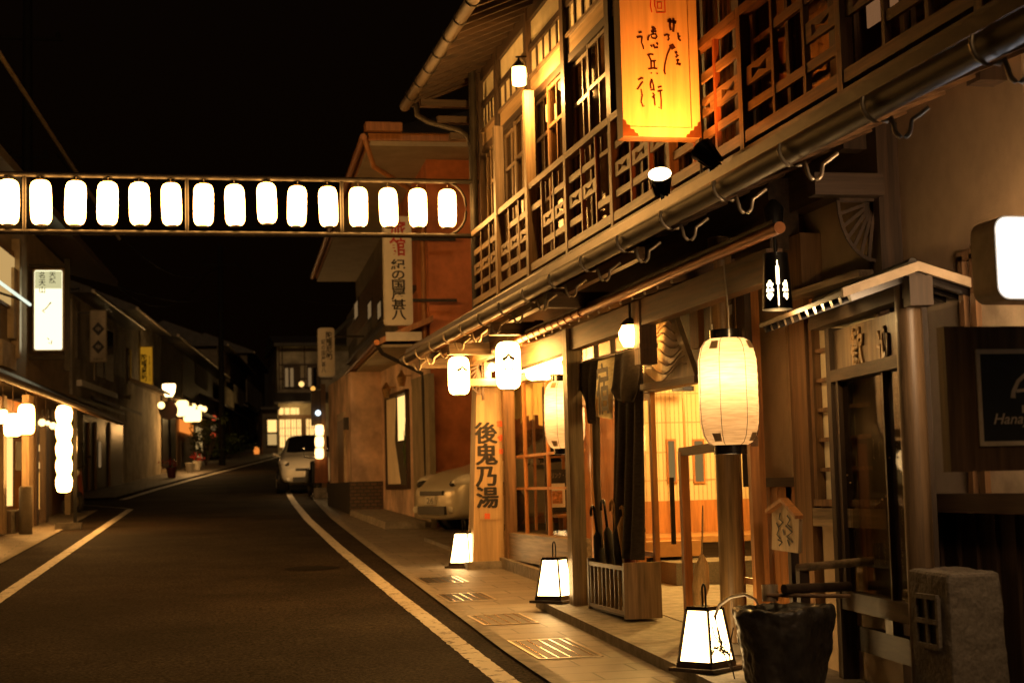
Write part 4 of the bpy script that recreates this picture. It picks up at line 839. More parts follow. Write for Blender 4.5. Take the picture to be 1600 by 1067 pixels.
# legs and lower rails
lo = MB(); qb(lo, .05, Wn+.0, -.12, -.06, zbb-.24, zbb-.10); lo.build('lower_rail', 'board_wood_h', r); qb(MB(), Wn*.45, Wn*.55, -.12, -.06, zbb-.10, zbb).build('stud', 'old_wood_v', r)
# roof: ridge along the board, two slopes, barge boards
zr = nb(1390, 478).z+.16; Lr0, Lr1 = -.28, Wn+.22
for s in (1, -1):
    rp = [Q(Lr0, 0, zr), Q(Lr1, 0, zr), Q(Lr1, s*.36, zr-.115), Q(Lr0, s*.36, zr-.115)]; MB().prism(rp, (0, 0, -.025)).build('roof_slope', 'board_wood_h', r)
    m = MB()
    for k in range(12): u = Lr0+.06+k*(Lr1-Lr0-.12)/11; m.bar(Q(u, s*.0, zr-.045), Q(u, s*.34, zr-.155), .04, .04)
    m.build('roof_rafters', 'black_lacquer', r)
    MB().prism([Q(Lr1, 0, zr+.015), Q(Lr1, s*.40, zr-.115), Q(Lr1, s*.40, zr-.163), Q(Lr1, 0, zr-.033)], dv*.03).build('barge_board', 'tan_paint', r)
qb(MB(), Lr0, Lr1-.02, -.05, .05, zr-.16, zr-.035).build('ridge_beam', 'board_wood_h', r); qb(MB(), Lr1-.05, Lr1+.05, -.06, .06, zr-.21, zr-.06).build('beam_end', 'board_wood_v', r)
MB().tube([Q(Lr0, 0, zr+.02), Q(Lr1-.05, 0, zr+.02)], .025, 8).build('ridge_cap', 'dark_metal', r)
# ------------------------------------------------------------------ wall between / hand rail, votive sign
r = thing('plaque_sign', 'small house shaped wooden plaque with brush writing on a slim post', 'sign', (3.62, AX(1228, 900, 3.62).y, g(9)+.085)); XE = 3.62
q = [AX(1206, 858, XE+.03), AX(1247, 864, XE-.03), AX(1249, 806, XE-.03), AX(1228, 784, XE), AX(1206, 797, XE+.03)]
MB().prism(q, (.03, .02, 0)).build('plaque', 'pale_wood_v', r)
m = MB(); m.bar(q[4]+V((-.02, 0, -.005)), q[3]+V((-.01, 0, .012)), .05, .022); m.bar(q[3]+V((-.01, 0, .012)), q[2]+V((-.01, -.02, -.005)), .05, .022); m.build('plaque_roof', 'orange_wood', r)
m = MB(); o0 = q[0]; eu = (q[1]-q[0]); ev = (q[4]-q[0]); fP = lambda p: o0+eu*p.x+ev*p.y; th = V((-.004, -.004, 0))
for st_, wd_ in (([(.35, .95), (.3, .8), (.45, .72), (.3, .6)], .05), ([(.2, .7), (.3, .55), (.22, .4), (.35, .3)], .05), ([(.6, .9), (.72, .8), (.62, .68), (.78, .6)], .05), ([(.55, .65), (.8, .5), (.6, .38), (.82, .25)], .06), ([(.25, .28), (.42, .22), (.3, .12)], .05), ([(.62, .3), (.7, .15)], .05), ([(.45, .55), (.5, .4)], .045)): stroke(m, st_, wd_, fP, th)
m.build('brush_writing', 'ink', r); c = AX(1234, 868, XE+.05); MB().box(c.x, c.x+.05, c.y-.02, c.y+.03, g(c.y)+.085, c.z+.06).build('post', 'dark_wood_v', r)
a, b = AX(1246, 887, 3.66), AX(1300, 877, 3.70); part(MB().tube([a, b+V((.3, 0, 0))], .025, 10), 'hand_rail', 'old_wood_h'); part(MB().box(a.x-.0, a.x+.06, a.y-.03, a.y+.03, g(a.y)+.08, a.z+.01), 'hand_rail_post', 'dark_wood_v')
# ------------------------------------------------------------------ stone water basin with bamboo spout
bc = V((3.36, 8.28, 0)); gz = g(8.3)+.06; ztp = AX(1222, 946, 3.36).z
r = thing('stone_basin', 'rough dark wet stone water basin standing by the floor lamp', 'basin', (bc.x, bc.y, gz))
N = 28; m = MB(); rows = [(.0, .17), (.12, .20), (.3, .225), (.5, .25), (.7, .268), (.85, .28), (.95, .285), (1.0, .275)]
def rb(a, h): return (1+.10*math.cos(2*(a-.6))+.05*math.sin(3*a+1)+.03*math.sin(5*a+h*4)+.02*math.sin(9*a+h*9))
vs = [(bc.x+R_*rb(2*math.pi*k/N, h)*math.cos(2*math.pi*k/N), bc.y+R_*rb(2*math.pi*k/N, h)*math.sin(2*math.pi*k/N), gz+h*(ztp-gz)) for h, R_ in rows for k in range(N)]
nr_ = len(rows); vs += [(bc.x+(.21 if j == 0 else .19)*rb(2*math.pi*k/N, 1)*math.cos(2*math.pi*k/N), bc.y+(.21 if j == 0 else .19)*rb(2*math.pi*k/N, 1)*math.sin(2*math.pi*k/N), ztp-(0 if j == 0 else .10)) for j in range(2) for k in range(N)]
fs = [(i*N+k, i*N+(k+1) % N, (i+1)*N+(k+1) % N, (i+1)*N+k) for i in range(nr_+1) for k in range(N)]; m.add(vs, fs, True); m.f.append(tuple(range((nr_+1)*N, (nr_+2)*N))); m.sm.append(False)
o = m.build('basin_body', 'wet_stone', r); md = o.modifiers.new('sub', 'SUBSURF'); md.levels = md.render_levels = 3; tx = bpy.data.textures.new('rough', 'CLOUDS'); tx.noise_scale = .10; d_ = o.modifiers.new('disp', 'DISPLACE'); d_.texture = tx; d_.strength = .045; d_.texture_coords = 'LOCAL'
MB().lathe([(.001, 0), (.2, 0)], 24, (bc.x, bc.y, ztp-.045), False).build('water_surface', 'water', r)
r = thing('bamboo_ladle', 'bamboo ladle lying across the rim of the stone basin', 'ladle', (bc.x, bc.y, ztp)); MB().tube([(bc.x-.05, bc.y+.1, ztp+.055), (bc.x+.36, bc.y-.1, ztp+.045)], .012, 8).build('handle', 'wood_x', r); MB().lathe([(.045, 0), (.047, .09), (.043, .09), (.041, .01)], 14, (bc.x-.02, bc.y+.13, ztp+.02)).build('cup', 'old_wood_v', r)
r = thing('bamboo_spout', 'dark bamboo spout laid over the back of the basin', 'spout', (bc.x, bc.y, ztp)); MB().tube([(bc.x+.02, bc.y+.02, ztp+.09), (bc.x+.5, bc.y+.22, ztp+.075)], .028, 10).build('pipe', 'dark_wood_x', r); MB().tube([(bc.x+.02, bc.y+.02, ztp+.09), (bc.x-.02, bc.y+.0, ztp+.02)], .006).build('water_stream', 'glass', r) if 0 else None
r = thing('branch_arch', 'thin bent branch curving from the basin over the floor lamp', 'branch', (bc.x-.25, bc.y+.3, gz))
b0 = AX(1146, 985, 3.3); pts = [AX(x, y, 3.28) for x, y in ((1128, 1010), (1122, 985), (1117, 962), (1124, 945), (1142, 932), (1165, 928), (1180, 936), (1186, 946))]; MB().tube(pts, [.006, .008, .01, .011, .011, .01, .008, .006], 7).build('branch', 'wood_v', r)
r = thing('potted_twigs', 'small dark twigs with leaves in front of the floor lamp', 'plant', AX(1150, 1060, 3.25)); m = MB()
tw = [((1148, 1060), (1140, 1025), (1128, 1008), (1122, 995)), ((1146, 1050), (1130, 1020), (1118, 1012)), ((1140, 1030), (1142, 1000), (1146, 980)), ((1128, 1008), (1116, 992), (1112, 975))]
for t in tw: m.tube([AX(x, y, 3.25) for x, y in t], .004, 5)
m.build('stem', 'dark_wood_v', r); m = MB()
for k in range(26):
    x, y = random.choice([(1126, 1010), (1120, 1013), (1132, 1020), (1124, 1000)]); p = AX(x+random.gauss(0, 5), y+random.gauss(0, 4), 3.25+random.uniform(-.05, .05)); a = random.uniform(0, 6.3); s = random.uniform(.012, .026); d1 = V((math.cos(a), math.sin(a)*.4, math.sin(a)))*s; d2 = V((-math.sin(a)*.5, .6, math.cos(a)*.5))*s*.5; m.add([p-d1, p+d2, p+d1, p-d2], [(0, 1, 2, 3)])
m.build('leaves', 'leaf', r)
# small stone lantern block
q = AX(1470, 905, 3.72); X0, Y0 = 3.70, q.y; zt4 = AX(1520, 898, 3.75).z; gz = g(Y0)
r = thing('stone_block', 'square granite block lantern with a small lattice window beside the notice board', 'stone lantern', (X0, Y0, gz))
yb = AX(1500, 910, 3.76).y; w1 = AY(1570, 910, yb).x
MB().hexa([(X0, yb, gz), (w1+.02, yb, gz), (w1+.02, yb+.42, gz), (X0, yb+.42, gz), (X0, yb, zt4), (w1-.02, yb, zt4), (w1-.02, yb+.42, zt4+.01), (X0, yb+.42, zt4+.012)]).build('block', 'granite', r)
m = MB(); zz0, zz1 = zt4-.36, zt4-.12; yA, yB = yb+.10, yb+.32
for yy in (yA, (yA+yB)/2, yB): m.box(X0-.02, X0-.001, yy-.012, yy+.012, zz0, zz1)
for z in (zz0, (zz0+zz1)/2, zz1): m.box(X0-.022, X0-.001, yA, yB, z-.012, z+.012)
m.build('lattice', 'granite', r)
bo = [o for o in r.children if o.name.startswith('block')][0]; md = bo.modifiers.new('bevel', 'BEVEL'); md.width = .018; md.segments = 2; md = bo.modifiers.new('sub', 'SUBSURF'); md.subdivision_type = 'SIMPLE'; md.levels = md.render_levels = 5; tx = bpy.data.textures.new('chisel', 'CLOUDS'); tx.noise_scale = .07; md = bo.modifiers.new('disp', 'DISPLACE'); md.texture = tx; md.strength = .016
MB().box(X0-.006, X0-.0005, yA, yB, zz0, zz1).build('opening', 'black_metal', r)
# ------------------------------------------------------------------ framed sign and lit sign nearest the camera
YS = 5.55; a, b = AY(1486, 735, YS), AY(1486, 508, YS); x0 = a.x; x1 = x0+.78; z0, z1 = AY(1500, 737, YS).z, AY(1500, 510, YS).z
r = thing('framed_sign', 'dark wooden framed sign with an umbrella mark and the words INN and Hanaya Tokubei', 'sign', (x0, YS, z0))
MB().box(x0, x1, YS, YS+.06, z0, z1).build('board', 'wood_v', r)
px0, px1, pz0, pz1 = AY(1526, 640, YS).x, x0+x1-AY(1526, 640, YS).x, AY(1540, 697, YS).z, AY(1540, 546, YS).z
m = MB(); t = .018
for A in ((px0, px0+t, pz0, pz1), (px1-t, px1, pz0, pz1), (px0+t, px1-t, pz0, pz0+t), (px0+t, px1-t, pz1-t, pz1)): m.box(A[0], A[1], YS-.014, YS-.001, A[2], A[3])
m.build('inner_border', 'sign_letter', r); MB().box(px0+t, px1-t, YS-.004, YS-.0005, pz0+t, pz1-t).build('panel', 'board_black', r)
xm = (px0+px1)/2; P = lambda q: V((xm+q.x, YS-.006, pz1+q.y)); m = MB(); th = V((0, -.002, 0))
zc = AY(1580, 600, YS).z-pz1
stroke(m, [(-.115, zc-.055), (-.112, zc-.03), (-.09, zc+.01), (-.05, zc+.042), (0, zc+.05), (.05, zc+.042), (.09, zc+.01), (.112, zc-.03), (.115, zc-.05)], [.022, .018, .016, .016, .016, .016, .016, .018, .02], P, th)
stroke(m, [(-.10, zc-.028), (-.04, zc-.022), (0, zc-.02), (.04, zc-.022), (.1, zc-.028)], .013, P, th); stroke(m, [(-.012, zc-.022), (-.008, zc-.06), (-.012, zc-.10)], [.016, .013, .006], P, th)
m.build('umbrella_mark', 'sign_letter', r)
text('INN', 'sign_letter', r, (xm, YS-.006, AY(1600, 639, YS).z), (1, 0, 0), (0, 0, 1), .16, .03, bold=.01); text('Hanaya Tokubei', 'sign_letter', r, (xm, YS-.006, AY(1560, 657, YS).z), (1, 0, 0), (0, 0, 1), px1-px0-.13, .055, bold=.012, shear=.3)
MB().box(x1-.1, XR_, YS+.0, YS+.05, z1-.2, z1-.14).build('wall_arm', 'dark_metal', r); MB().box(x1-.1, XR_, YS+.0, YS+.05, z0+.14, z0+.2).build('wall_arm', 'dark_metal', r)
YS2 = 5.9; x0 = AY(1560, 400, YS2).x; z0, z1 = AY(1575, 464, YS2).z, AY(1575, 341, YS2).z; x1 = x0+.52; rr = .045
def rrect(x0, x1, z0, z1, rr, y): return [(cx+rr*math.cos(a), y, cz+rr*math.sin(a)) for cx, cz, s in ((x1-rr, z1-rr, 0), (x0+rr, z1-rr, 1), (x0+rr, z0+rr, 2), (x1-rr, z0+rr, 3)) for a in [s*math.pi/2+math.pi/2*k/5 for k in range(6)]]
r = thing('lit_sign', 'rounded white backlit sign box with a pale blue patch, nearest the camera', 'sign', (x0, YS2, z0))
MB().prism(rrect(x0-.01, x1, z0-.01, z1+.01, rr+.01, YS2+.004), (0, .2, 0)).build('case', 'tan_paint', r); MB().prism(rrect(x0, x1-.01, z0, z1, rr, YS2-.004), (0, .006, 0)).build('face', 'white_sign_glow', r); MB().prism(rrect(x0, x1-.01, z0, z1, rr, YS2+.205), (0, .006, 0)).build('rear_face', 'white_sign_back', r)
MB().box(x0+.05, x0+.12, YS2-.007, YS2-.0045, z1-.075, z1-.035).build('blue_patch', 'blue_white_glow', r); MB().box(x1-.05, XR_, YS2+.06, YS2+.1, z1-.12, z1-.08).build('wall_arm', 'dark_metal', r)
# ------------------------------------------------------------------ big hanging wooden sign
YH = 10.0; x0, x1 = AY(969, 120, YH).x, AY(1090, 120, YH).x; zb_s = AY(1030, 215, YH).z; zt_s = zb_s+1.75
r = thing('hanging_sign', 'tall wooden sign board lit orange, with brush writing 花屋徳兵衛 and metal corner plates', 'sign', (x0, YH, zb_s)); wS = x1-x0
MB().prism([(x0+.01, YH, zb_s), (x1, YH, zb_s), (x1, YH, zt_s), (x0+.01, YH, zt_s)], (0, .14, 0)).build('box_body', 'pale_wood_v', r)
ua, ub = AY(980, 120, YH).x, AY(1076, 120, YH).x; vb = AY(1030, 200, YH).z
MB().box(ua, ub, YH-.012, YH-.0015, vb, zt_s-.05).build('writing_board', 'sign_wood', r)
m = MB()
for A in ((x0, ua), (ub, x1)): m.box(A[0]+.004, A[1]-.002, YH-.026, YH-.0015, zb_s, zt_s)
m.box(ua, ub, YH-.026, YH-.0015, zb_s, vb-.002); m.build('border', 'sign_wood', r)
m = MB(); cut = [(0, 0), (.11, 0), (.105, .02), (.085, .025), (.08, .045), (.055, .05), (.05, .075), (.028, .08), (.022, .105), (0, .115)]
m.prism([(x0-.002+u, YH-.03, zb_s-.002+v) for u, v in cut], (0, .003, 0)); m.build('corner_plate', 'copper', r); m = MB(); m.prism([(x1+.002-u, YH-.03, zb_s-.002+v) for u, v in cut], (0, .003, 0)); m.build('corner_plate', 'copper', r)
# writing traced as brush strokes; (x,y) in a 696x1067 reading of the board
def SG(q): return V((ua+(ub-ua)*(q.x-85)/460, YH-.0125, vb+(q.y-925)/-925*(AY(1030, 0, YH).z-vb)))
S = [([(395, 155), (430, 160), (462, 165)], 16), ([(415, 138), (412, 190), (418, 225)], 12), ([(440, 135), (442, 190), (435, 235)], 12), ([(365, 265), (390, 255), (408, 262)], 9), ([(395, 262), (402, 285), (392, 300)], 8), ([(470, 240), (475, 285), (490, 298)], 10), ([(488, 262), (470, 275)], 7),
     ([(405, 345), (430, 330), (442, 345), (415, 358)], 14), ([(410, 350), (385, 400), (365, 470), (358, 520), (365, 545)], [9, 8, 8, 10, 7]), ([(440, 385), (462, 380)], 12), ([(450, 400), (468, 402), (446, 420)], 10), ([(450, 440), (475, 436)], 9), ([(462, 430), (460, 465), (482, 475)], 9), ([(448, 468), (485, 462)], 8),
     ([(175, 250), (200, 243)], 10), ([(160, 285), (190, 278), (205, 280)], 10), ([(200, 282), (195, 320), (205, 345), (210, 370)], [9, 7, 8, 6]),
     ([(275, 215), (290, 210), (300, 225)], 14), ([(268, 240), (310, 235)], 9), ([(285, 220), (285, 260)], 8), ([(258, 265), (245, 285), (245, 305)], 9), ([(300, 250), (312, 275), (300, 290), (275, 285), (268, 262), (295, 255)], 8), ([(262, 335), (275, 350)], 9), ([(282, 330), (292, 355), (318, 350)], 11), ([(308, 318), (318, 332)], 10),
     ([(235, 410), (260, 402), (282, 405)], 9), ([(245, 410), (262, 450), (262, 500)], 9), ([(262, 452), (300, 448)], 8), ([(285, 450), (285, 500)], 8), ([(238, 510), (275, 502), (308, 505)], 9), ([(258, 535), (265, 542)], 8), ([(300, 535), (308, 545)], 8),
     ([(160, 590), (190, 575), (200, 580)], 9), ([(195, 600), (170, 635), (152, 660)], 8), ([(180, 655), (188, 700), (178, 745), (190, 780), (202, 775)], [7, 8, 7, 8, 6]),
     ([(262, 580), (250, 620), (255, 650)], 9), ([(262, 580), (272, 620), (278, 665)], 8), ([(250, 660), (278, 655)], 8), ([(265, 680), (280, 695), (262, 710), (280, 725)], 8), ([(275, 690), (280, 770)], 7), ([(305, 640), (335, 630)], 9), ([(302, 668), (340, 658)], 9), ([(322, 660), (328, 730), (325, 795), (305, 780)], [8, 7, 8, 6])]
m = MB()
for pts, wd in S:
    wd = [1.55*v*(ub-ua)/460 for v in wd] if isinstance(wd, list) else 1.5*wd*(ub-ua)/460
    P3 = [SG(V((x, y))) for x, y in pts]; loc = [(p.x, p.z) for p in P3]; stroke(m, loc, wd, lambda q: V((q.x, YH-.0125, q.y)), V((0, -.002, 0)))
m.build('brush_writing', 'sign_ink', r)
m = MB()
for pts in ([(305, 5), (380, 5), (380, 95), (315, 100), (310, 60)], [(325, 25), (355, 25), (355, 70), (325, 70), (325, 25)], [(275, 0), (272, 60), (280, 100)], [(305, 5), (303, 60)]):
    stroke(m, [(SG(V(p)).x, SG(V(p)).z) for p in pts], .008, lambda q: V((q.x, YH-.0125, q.y)), V((0, -.002, 0)))
m.build('red_seal', 'red_ink', r)
xp = AY(1097, 150, YH).x; MB().tube([(xp, YH+.05, ZB0-.25), (xp, YH+.05, zt_s+.3)], .017, 8).build('pole', 'black_metal', r); MB().box(x1-.03, xp, YH+.03, YH+.06, AY(1090, 158, YH).z, AY(1090, 150, YH).z).build('bracket', 'black_metal', r); MB().box(x1-.03, xp, YH+.03, YH+.06, zt_s-.3, zt_s-.27).build('bracket', 'black_metal', r); MB().box(xp-.02, XB, YH+.03, YH+.07, ZB1-.02, ZB1+.02).build('wall_arm', 'black_metal', r)
def spot(px, py, X, aim, lb, e, lit):
    c = AX(px, py, X); d = (V(aim)-c).normalized(); r = thing('spotlight', lb, 'spotlight', c, 'spotlights on the pent roof')
    m = MB(); m.tube([c-d*.10, c-d*.04, c+d*.06], [.035, .05, .085], 16, True); m.build('housing', 'black_metal', r); MB().tube([c+d*.0605, c+d*.064], [.078, .078], 16).build('lens', 'spot_glow', r)
    m = MB()
    for k in range(10):
        a = 2*math.pi*k/10; u = d.cross(V((0, 0, 1))).normalized(); v_ = u.cross(d); n = u*math.cos(a)+v_*math.sin(a); m.bar(c-d*.10+n*.04, c+d*.02+n*.06, .008, .03, n)
    m.build('cooling_fins', 'black_metal', r); zr_ = zg+.11+.41*(c.x-XG)/(XW-XG); MB().bar(c-d*.05, (c.x+.01, c.y, zr_), .025).build('stand', 'black_metal', r)
    lamp(r, c+d*.09, e, (1, .25, .025), .05, 'SPOT', d, math.radians(140), 1.0); return r
spot(1105, 242, 3.46, (x0+.12, YH, zb_s+.35), 'black finned spotlight aimed at the orange wooden sign, seen from behind', 140, False)
c = AX(1032, 280, 3.3); spot(1032, 284, 3.3, c+V((-.25, -.6, .62)), 'black spotlight below the wooden sign with its glowing face turned towards the street', 10, True)
# bracket lamp on the tall balcony post
c = AX(811, 119, 3.5); r = thing('bracket_lamp', 'white cylindrical lamp on a curved iron bracket at the tall balcony post', 'lamp', c)
MB().lathe([(.055, -.095), (.068, -.09), (.072, 0), (.068, .08), (.05, .085)], 14, c).build('shade', 'lantern_bright', r); MB().lathe([(.075, .085), (.05, .12), (.02, .15)], 12, c).build('cap', 'black_metal', r)
q = V((XB, by[2], c.z-.02)); MB().tube([c+V((0, 0, .14)), c+V((0, 0, .19)), (c+q)/2+V((0, 0, .19)), q+V((0, 0, .12)), q+V((0, 0, -.0))], .011, 6).build('bracket', 'black_metal', r); MB().tube([c+V((-.03, 0, .19)), c+V((.08, .0, .2))], .01, 5).build('cross_bar', 'black_metal', r); lamp(r, c-V((0, 0, .15)), 175)
# ------------------------------------------------------------------ generic facade helper
class Fac:
    def __init__(s, O, D, side):   # O origin, D direction along the facade, side = +1 if the street lies to the right of D
        s.O = V((O[0], O[1], 0)); s.D = V((D[0], D[1], 0)).normalized(); s.N = V((s.D.y, -s.D.x, 0))*side
    def p(s, px, py, d=0):
        o = s.O+s.N*d; q = PL(px, py, (o.x, o.y), (s.D.x, s.D.y)); return (q-s.O).dot(s.D), q.z
    def w(s, u, d, z): return s.O+s.D*u+s.N*d+V((0, 0, z))
    def rect(s, m, px0, px1, py0, py1, d0, d1, zb=None):
        pc = (px0+px1)/2; u0 = s.p(px0, py0, d1)[0]; u1 = s.p(px1, py0, d1)[0]; z1 = s.p(pc, py0, d1)[1]; z0 = s.p(pc, py1, d1)[1] if zb is None else zb
        return s.ubox(m, u0, u1, d0, d1, z0, z1)
    def ubox(s, m, u0, u1, d0, d1, z0, z1): return m.hexa([s.w(u, d, z) for z in (z0, z1) for u, d in ((u0, d0), (u1, d0), (u1, d1), (u0, d1))])
# ------------------------------------------------------------------ orange guest house with the vertical sign
YO = 26.35; F3 = Fac((4.5, YO), (.045, 1), -1)
h3 = thing('guest_house', 'orange and pink rendered guest house with brick base and curtained window', 'guest house', (5.5, 30, g(30)))
zso = AY(700, 250, YO).z; b3 = lambda m, n, mt, par=h3: m.build(n, mt, par)
XS = AY(672, 500, YO).x
b3(MB().box(XS+.02, 11, YO, YO+.15, .5, zso), 'side_wall', 'orange_wall')
m = MB(); F3.ubox(m, 0, 5.2, -.2, 0, .5, zso); b3(m, 'front_wall', 'orange_wall'); m = MB(); F3.ubox(m, 5.2, 16, -.2, .0, .5, zso); b3(m, 'front_wall', 'dim_wall')
m = MB(); m.box(XS-.02, XS+.33, YO-.06, YO-.001, g(YO), AX(655, 590, XS).z if 0 else AY(655, 588, YO).z); m = MB(); Fac((4.5, YO), (-.032, 1), -1).rect(m, 643, 669, 588, 800, .0, .1, g(27)-.2); b3(m, 'grey_pilaster', 'grey_column')
# soffit, roof, gutter
ev = 1.05; Lr = 16
m = MB(); F3.ubox(m, -ev, Lr, -6, ev, zso, zso+.08); b3(m, 'eave_soffit', 'soffit')
m = MB(); F3.ubox(m, -ev-.03, Lr, -6, ev+.03, zso+.081, zso+.2); b3(m, 'eave_edge', 'orange_wood')
m = MB(); A = [F3.w(u, d, zso+.2) for u, d in ((-ev-.1, -6), (Lr, -6), (Lr, ev+.1), (-ev-.1, ev+.1))]; B_ = [F3.w(u, d, zso+1.6) for u, d in ((2, -6), (Lr, -6), (Lr, -2.2), (2, -2.2))]; m.hexa(A+B_); b3(m, 'roof', 'roof_tile')
m = MB(); m.tube([F3.w(-ev-.1, ev+.12, zso+.12), F3.w(Lr, ev+.12, zso+.12)], .06, 8); b3(m, 'gutter', 'orange_wood')
m = MB(); m.tube([F3.w(-ev-.05, ev+.1, zso+.1), F3.w(-ev+.0, ev-.05, zso-.35), F3.w(-.1, .12, zso-.65), F3.w(-.08, .1, zso-.8), F3.w(-.08, .1, 3.9)], .045, 8); b3(m, 'downpipe', 'orange_wood')
MB().box(F3.w(-ev, ev, 0).x-.1, F3.w(-ev, ev, 0).x+.5, YO-ev-.2, YO-ev+.05, zso+.2, zso+.34).build('ridge_end_tile', 'orange_wood', h3)
# dark upper band with small windows
zu0, zu1 = F3.p(575, 500, .02)[1], F3.p(575, 470, .02)[1]
m = MB(); F3.rect(m, 540, 640, 420, 480, 0, .012); b3(m, 'upper_band', 'wood_h')
for px in (556, 577, 592): m = MB(); F3.rect(m, px-4, px+4, 470, 500, .012, .03); f = b3(m, 'upper_window', 'dark_wood_v'); m = MB(); F3.rect(m, px-2.4, px+2.4, 473, 497, .03, .034); b3(m, 'pane', 'dim_glow', f)
m = MB(); F3.rect(m, 540, 645, 505, 512, 0, .08); b3(m, 'sill_band', 'dark_wood_h')
# lower pent roof following the front, over the recess and the entrance block
zpe = F3.p(600, 545, .75)[1]
m = MB(); uu0 = -.5; Q3 = [F3.w(u, d, zpe+h) for h in (0, .1) for u, d in ((uu0, 0), (9.3, 0), (9.3, .9), (uu0, .9))]
for i in (0, 1, 4, 5): Q3[i].z += .38
m.hexa(Q3); b3(m, 'pent_roof', 'orange_wood'); m = MB(); m.tube([F3.w(uu0, .95, zpe+.03), F3.w(9.3, .95, zpe+.03)], .05, 8); b3(m, 'pent_gutter', 'copper'); m = MB(); F3.ubox(m, uu0+.02, 9.28, 0, .86, zpe-.05, zpe-.003); b3(m, 'pent_soffit', 'soffit')
m = MB(); F3.ubox(m, uu0-.02, uu0, .2, .8, zpe+.05, zpe+.2); b3(m, 'end_tile', 'white_paint')
m = MB(); m.tube([F3.w(uu0+.05, .95, zpe), F3.w(uu0+.1, .85, zpe-.15), F3.w(.12, .13, zpe-.45), F3.w(.10, .12, zpe-.6), F3.w(.10, .12, g(26.5))], .035, 8); b3(m, 'downpipe', 'dark_metal')
# entrance block with brick base: faces the camera at px 550..600
YB = 31.35; F3b = Fac((4.5, YO), (-.032, 1), -1); xb0, xb1 = AY(549, 700, YB).x, AY(602, 700, YB).x; zk = AY(575, 752, YB).z; zpk = zpe-.05
b3(MB().box(xb0, xb1+.03, YB, YB+.15, zk, zpk), 'entrance_wall', 'pink_wall'); m = MB(); F3b.ubox(m, 0, 5.0, -.15, 0, .5, zpe+.0); b3(m, 'recess_wall', 'pink_wall'); b3(MB().box(xb0, xb0+.15, YB+.15, YB+4.2, zk, zpk), 'entrance_wall', 'pink_wall')
b3(MB().box(xb0-.05, xb1+.0, YB-.05, YB+.1, g(31)-.1, zk), 'brick_base', 'brick_base'); b3(MB().box(xb0-.05, xb0+.1, YB+.1, YB+4.2, g(31)-.1, zk), 'brick_base', 'brick_base_side')
yd0, yd1 = YB+.9, YB+2.2; d = b3(MB().box(xb0-.04, xb0-.001, yd0, yd1, g(32), zpk-.75), 'entrance_door', 'tan_paint'); MB().box(xb0-.045, xb0-.0405, yd0+.15, yd1-.15, g(32)+.25, zpk-.9).build('door_pane', 'wood_v', d)
b3(MB().box(xb0-.10, xb0-.0, YB+.35, YB+.5, zk+1.05, zk+1.3), 'door_phone', 'dark_metal')
# curtained window in the recessed front wall
fw = MB()
u1, _ = F3b.p(605, 680, .02); u0, _ = F3b.p(639, 680, .02); z1 = F3b.p(621, 614, .02)[1]; z0 = F3b.p(621, 760, .02)[1]
for A in ((u0, u0+.07, z0, z1), (u1-.07, u1, z0, z1), (u0, u1, z1-.06, z1+.01), (u0, u1, z0-.05, z0+.03)): F3b.ubox(fw, A[0], A[1], .001, .07, A[2], A[3])
wf = b3(fw, 'window', 'dark_wood_v'); m = MB(); F3b.ubox(m, u0+.07, u1-.07, .004, .008, z0+.03, z1-.06); b3(m, 'lit_pane', 'dark_amber', wf)
def cur(u, v):
    uu = u1-.08-(u1-u0-.16)*u*(.44-.10*v/.5 if v < .5 else .34+.26*(v-.5)/.5); return F3b.w(uu, .03+.018*math.sin(u*24), z1-.07-(z1-z0-.12)*v)
m = MB(); m.sheet(cur, 30, 14); b3(m, 'curtain', 'curtain', wf)
m = MB(); F3b.ubox(m, u0+.1, u0+(u1-u0)*.5, .01, .012, z1-.9, z1-.08); b3(m, 'inner_lamp', 'window_glow', wf)
m = MB(); [m.add([F3b.w(u0+.3+random.gauss(0, .13), .014, z0+.75+random.gauss(0, .2))+V((0, random.uniform(-.05, .05), random.uniform(-.05, .05))) for _ in range(3)], [(0, 1, 2)]) for _ in range(160)]; b3(m, 'house_plant', 'leaf', wf)
for px, py in ((606, 610), (630, 592)):
    u, z = F3b.p(px, py, .15); c = F3b.w(u, .18, z); m = MB(); m.lathe([(.05, -.14), (.08, -.02), (.09, .03), (.03, .12), (.02, .16)], 8, c, smooth=False); m.bar(c+V((0, 0, .06)), F3b.w(u, 0, z+.06), .02); b3(m, 'wall_lantern', 'brass')
# vertical guest house sign
YG = 25.9; def_ = 0
def board(name, lab, cat, Y, px0, px1, py0, py1, mt, dp=.16, rr=.06, frame='white_paint'):
    x0, x1 = AY(px0, (py0+py1)/2, Y).x, AY(px1, (py0+py1)/2, Y).x; pc = (px0+px1)/2; z0, z1 = AY(pc, py1, Y).z, AY(pc, py0, Y).z
    r = thing(name, lab, cat, (x0, Y, z0)); MB().prism(rrect(x0, x1, z0, z1, rr, Y), (0, dp, 0)).build('case', frame, r); MB().prism(rrect(x0+.03, x1-.03, z0+.03, z1-.03, rr*.7, Y-.006), (0, .0055, 0)).build('face', mt, r); return r, x0, x1, z0, z1
r, x0, x1, z0, z1 = board('guest_house_sign', 'tall white sign with red 旅館 over black 紀の国屋甚八 on the orange house', 'sign', YG, 600, 644, 338, 508, 'white_board')
xm = (x0+x1)/2; A = lambda py: AY(622, py, YG).z
text('旅\n館', 'red_ink', r, (xm, YG-.008, (A(343)+A(400))/2), (1, 0, 0), (0, 0, 1), .28, A(343)-A(400), bold=.02, line=.95); text('紀\nの\n国\n屋\n甚\n八', 'ink', r, (xm, YG-.008, (A(405)+A(500))/2), (1, 0, 0), (0, 0, 1), .25, A(405)-A(500), bold=.022, line=.9)
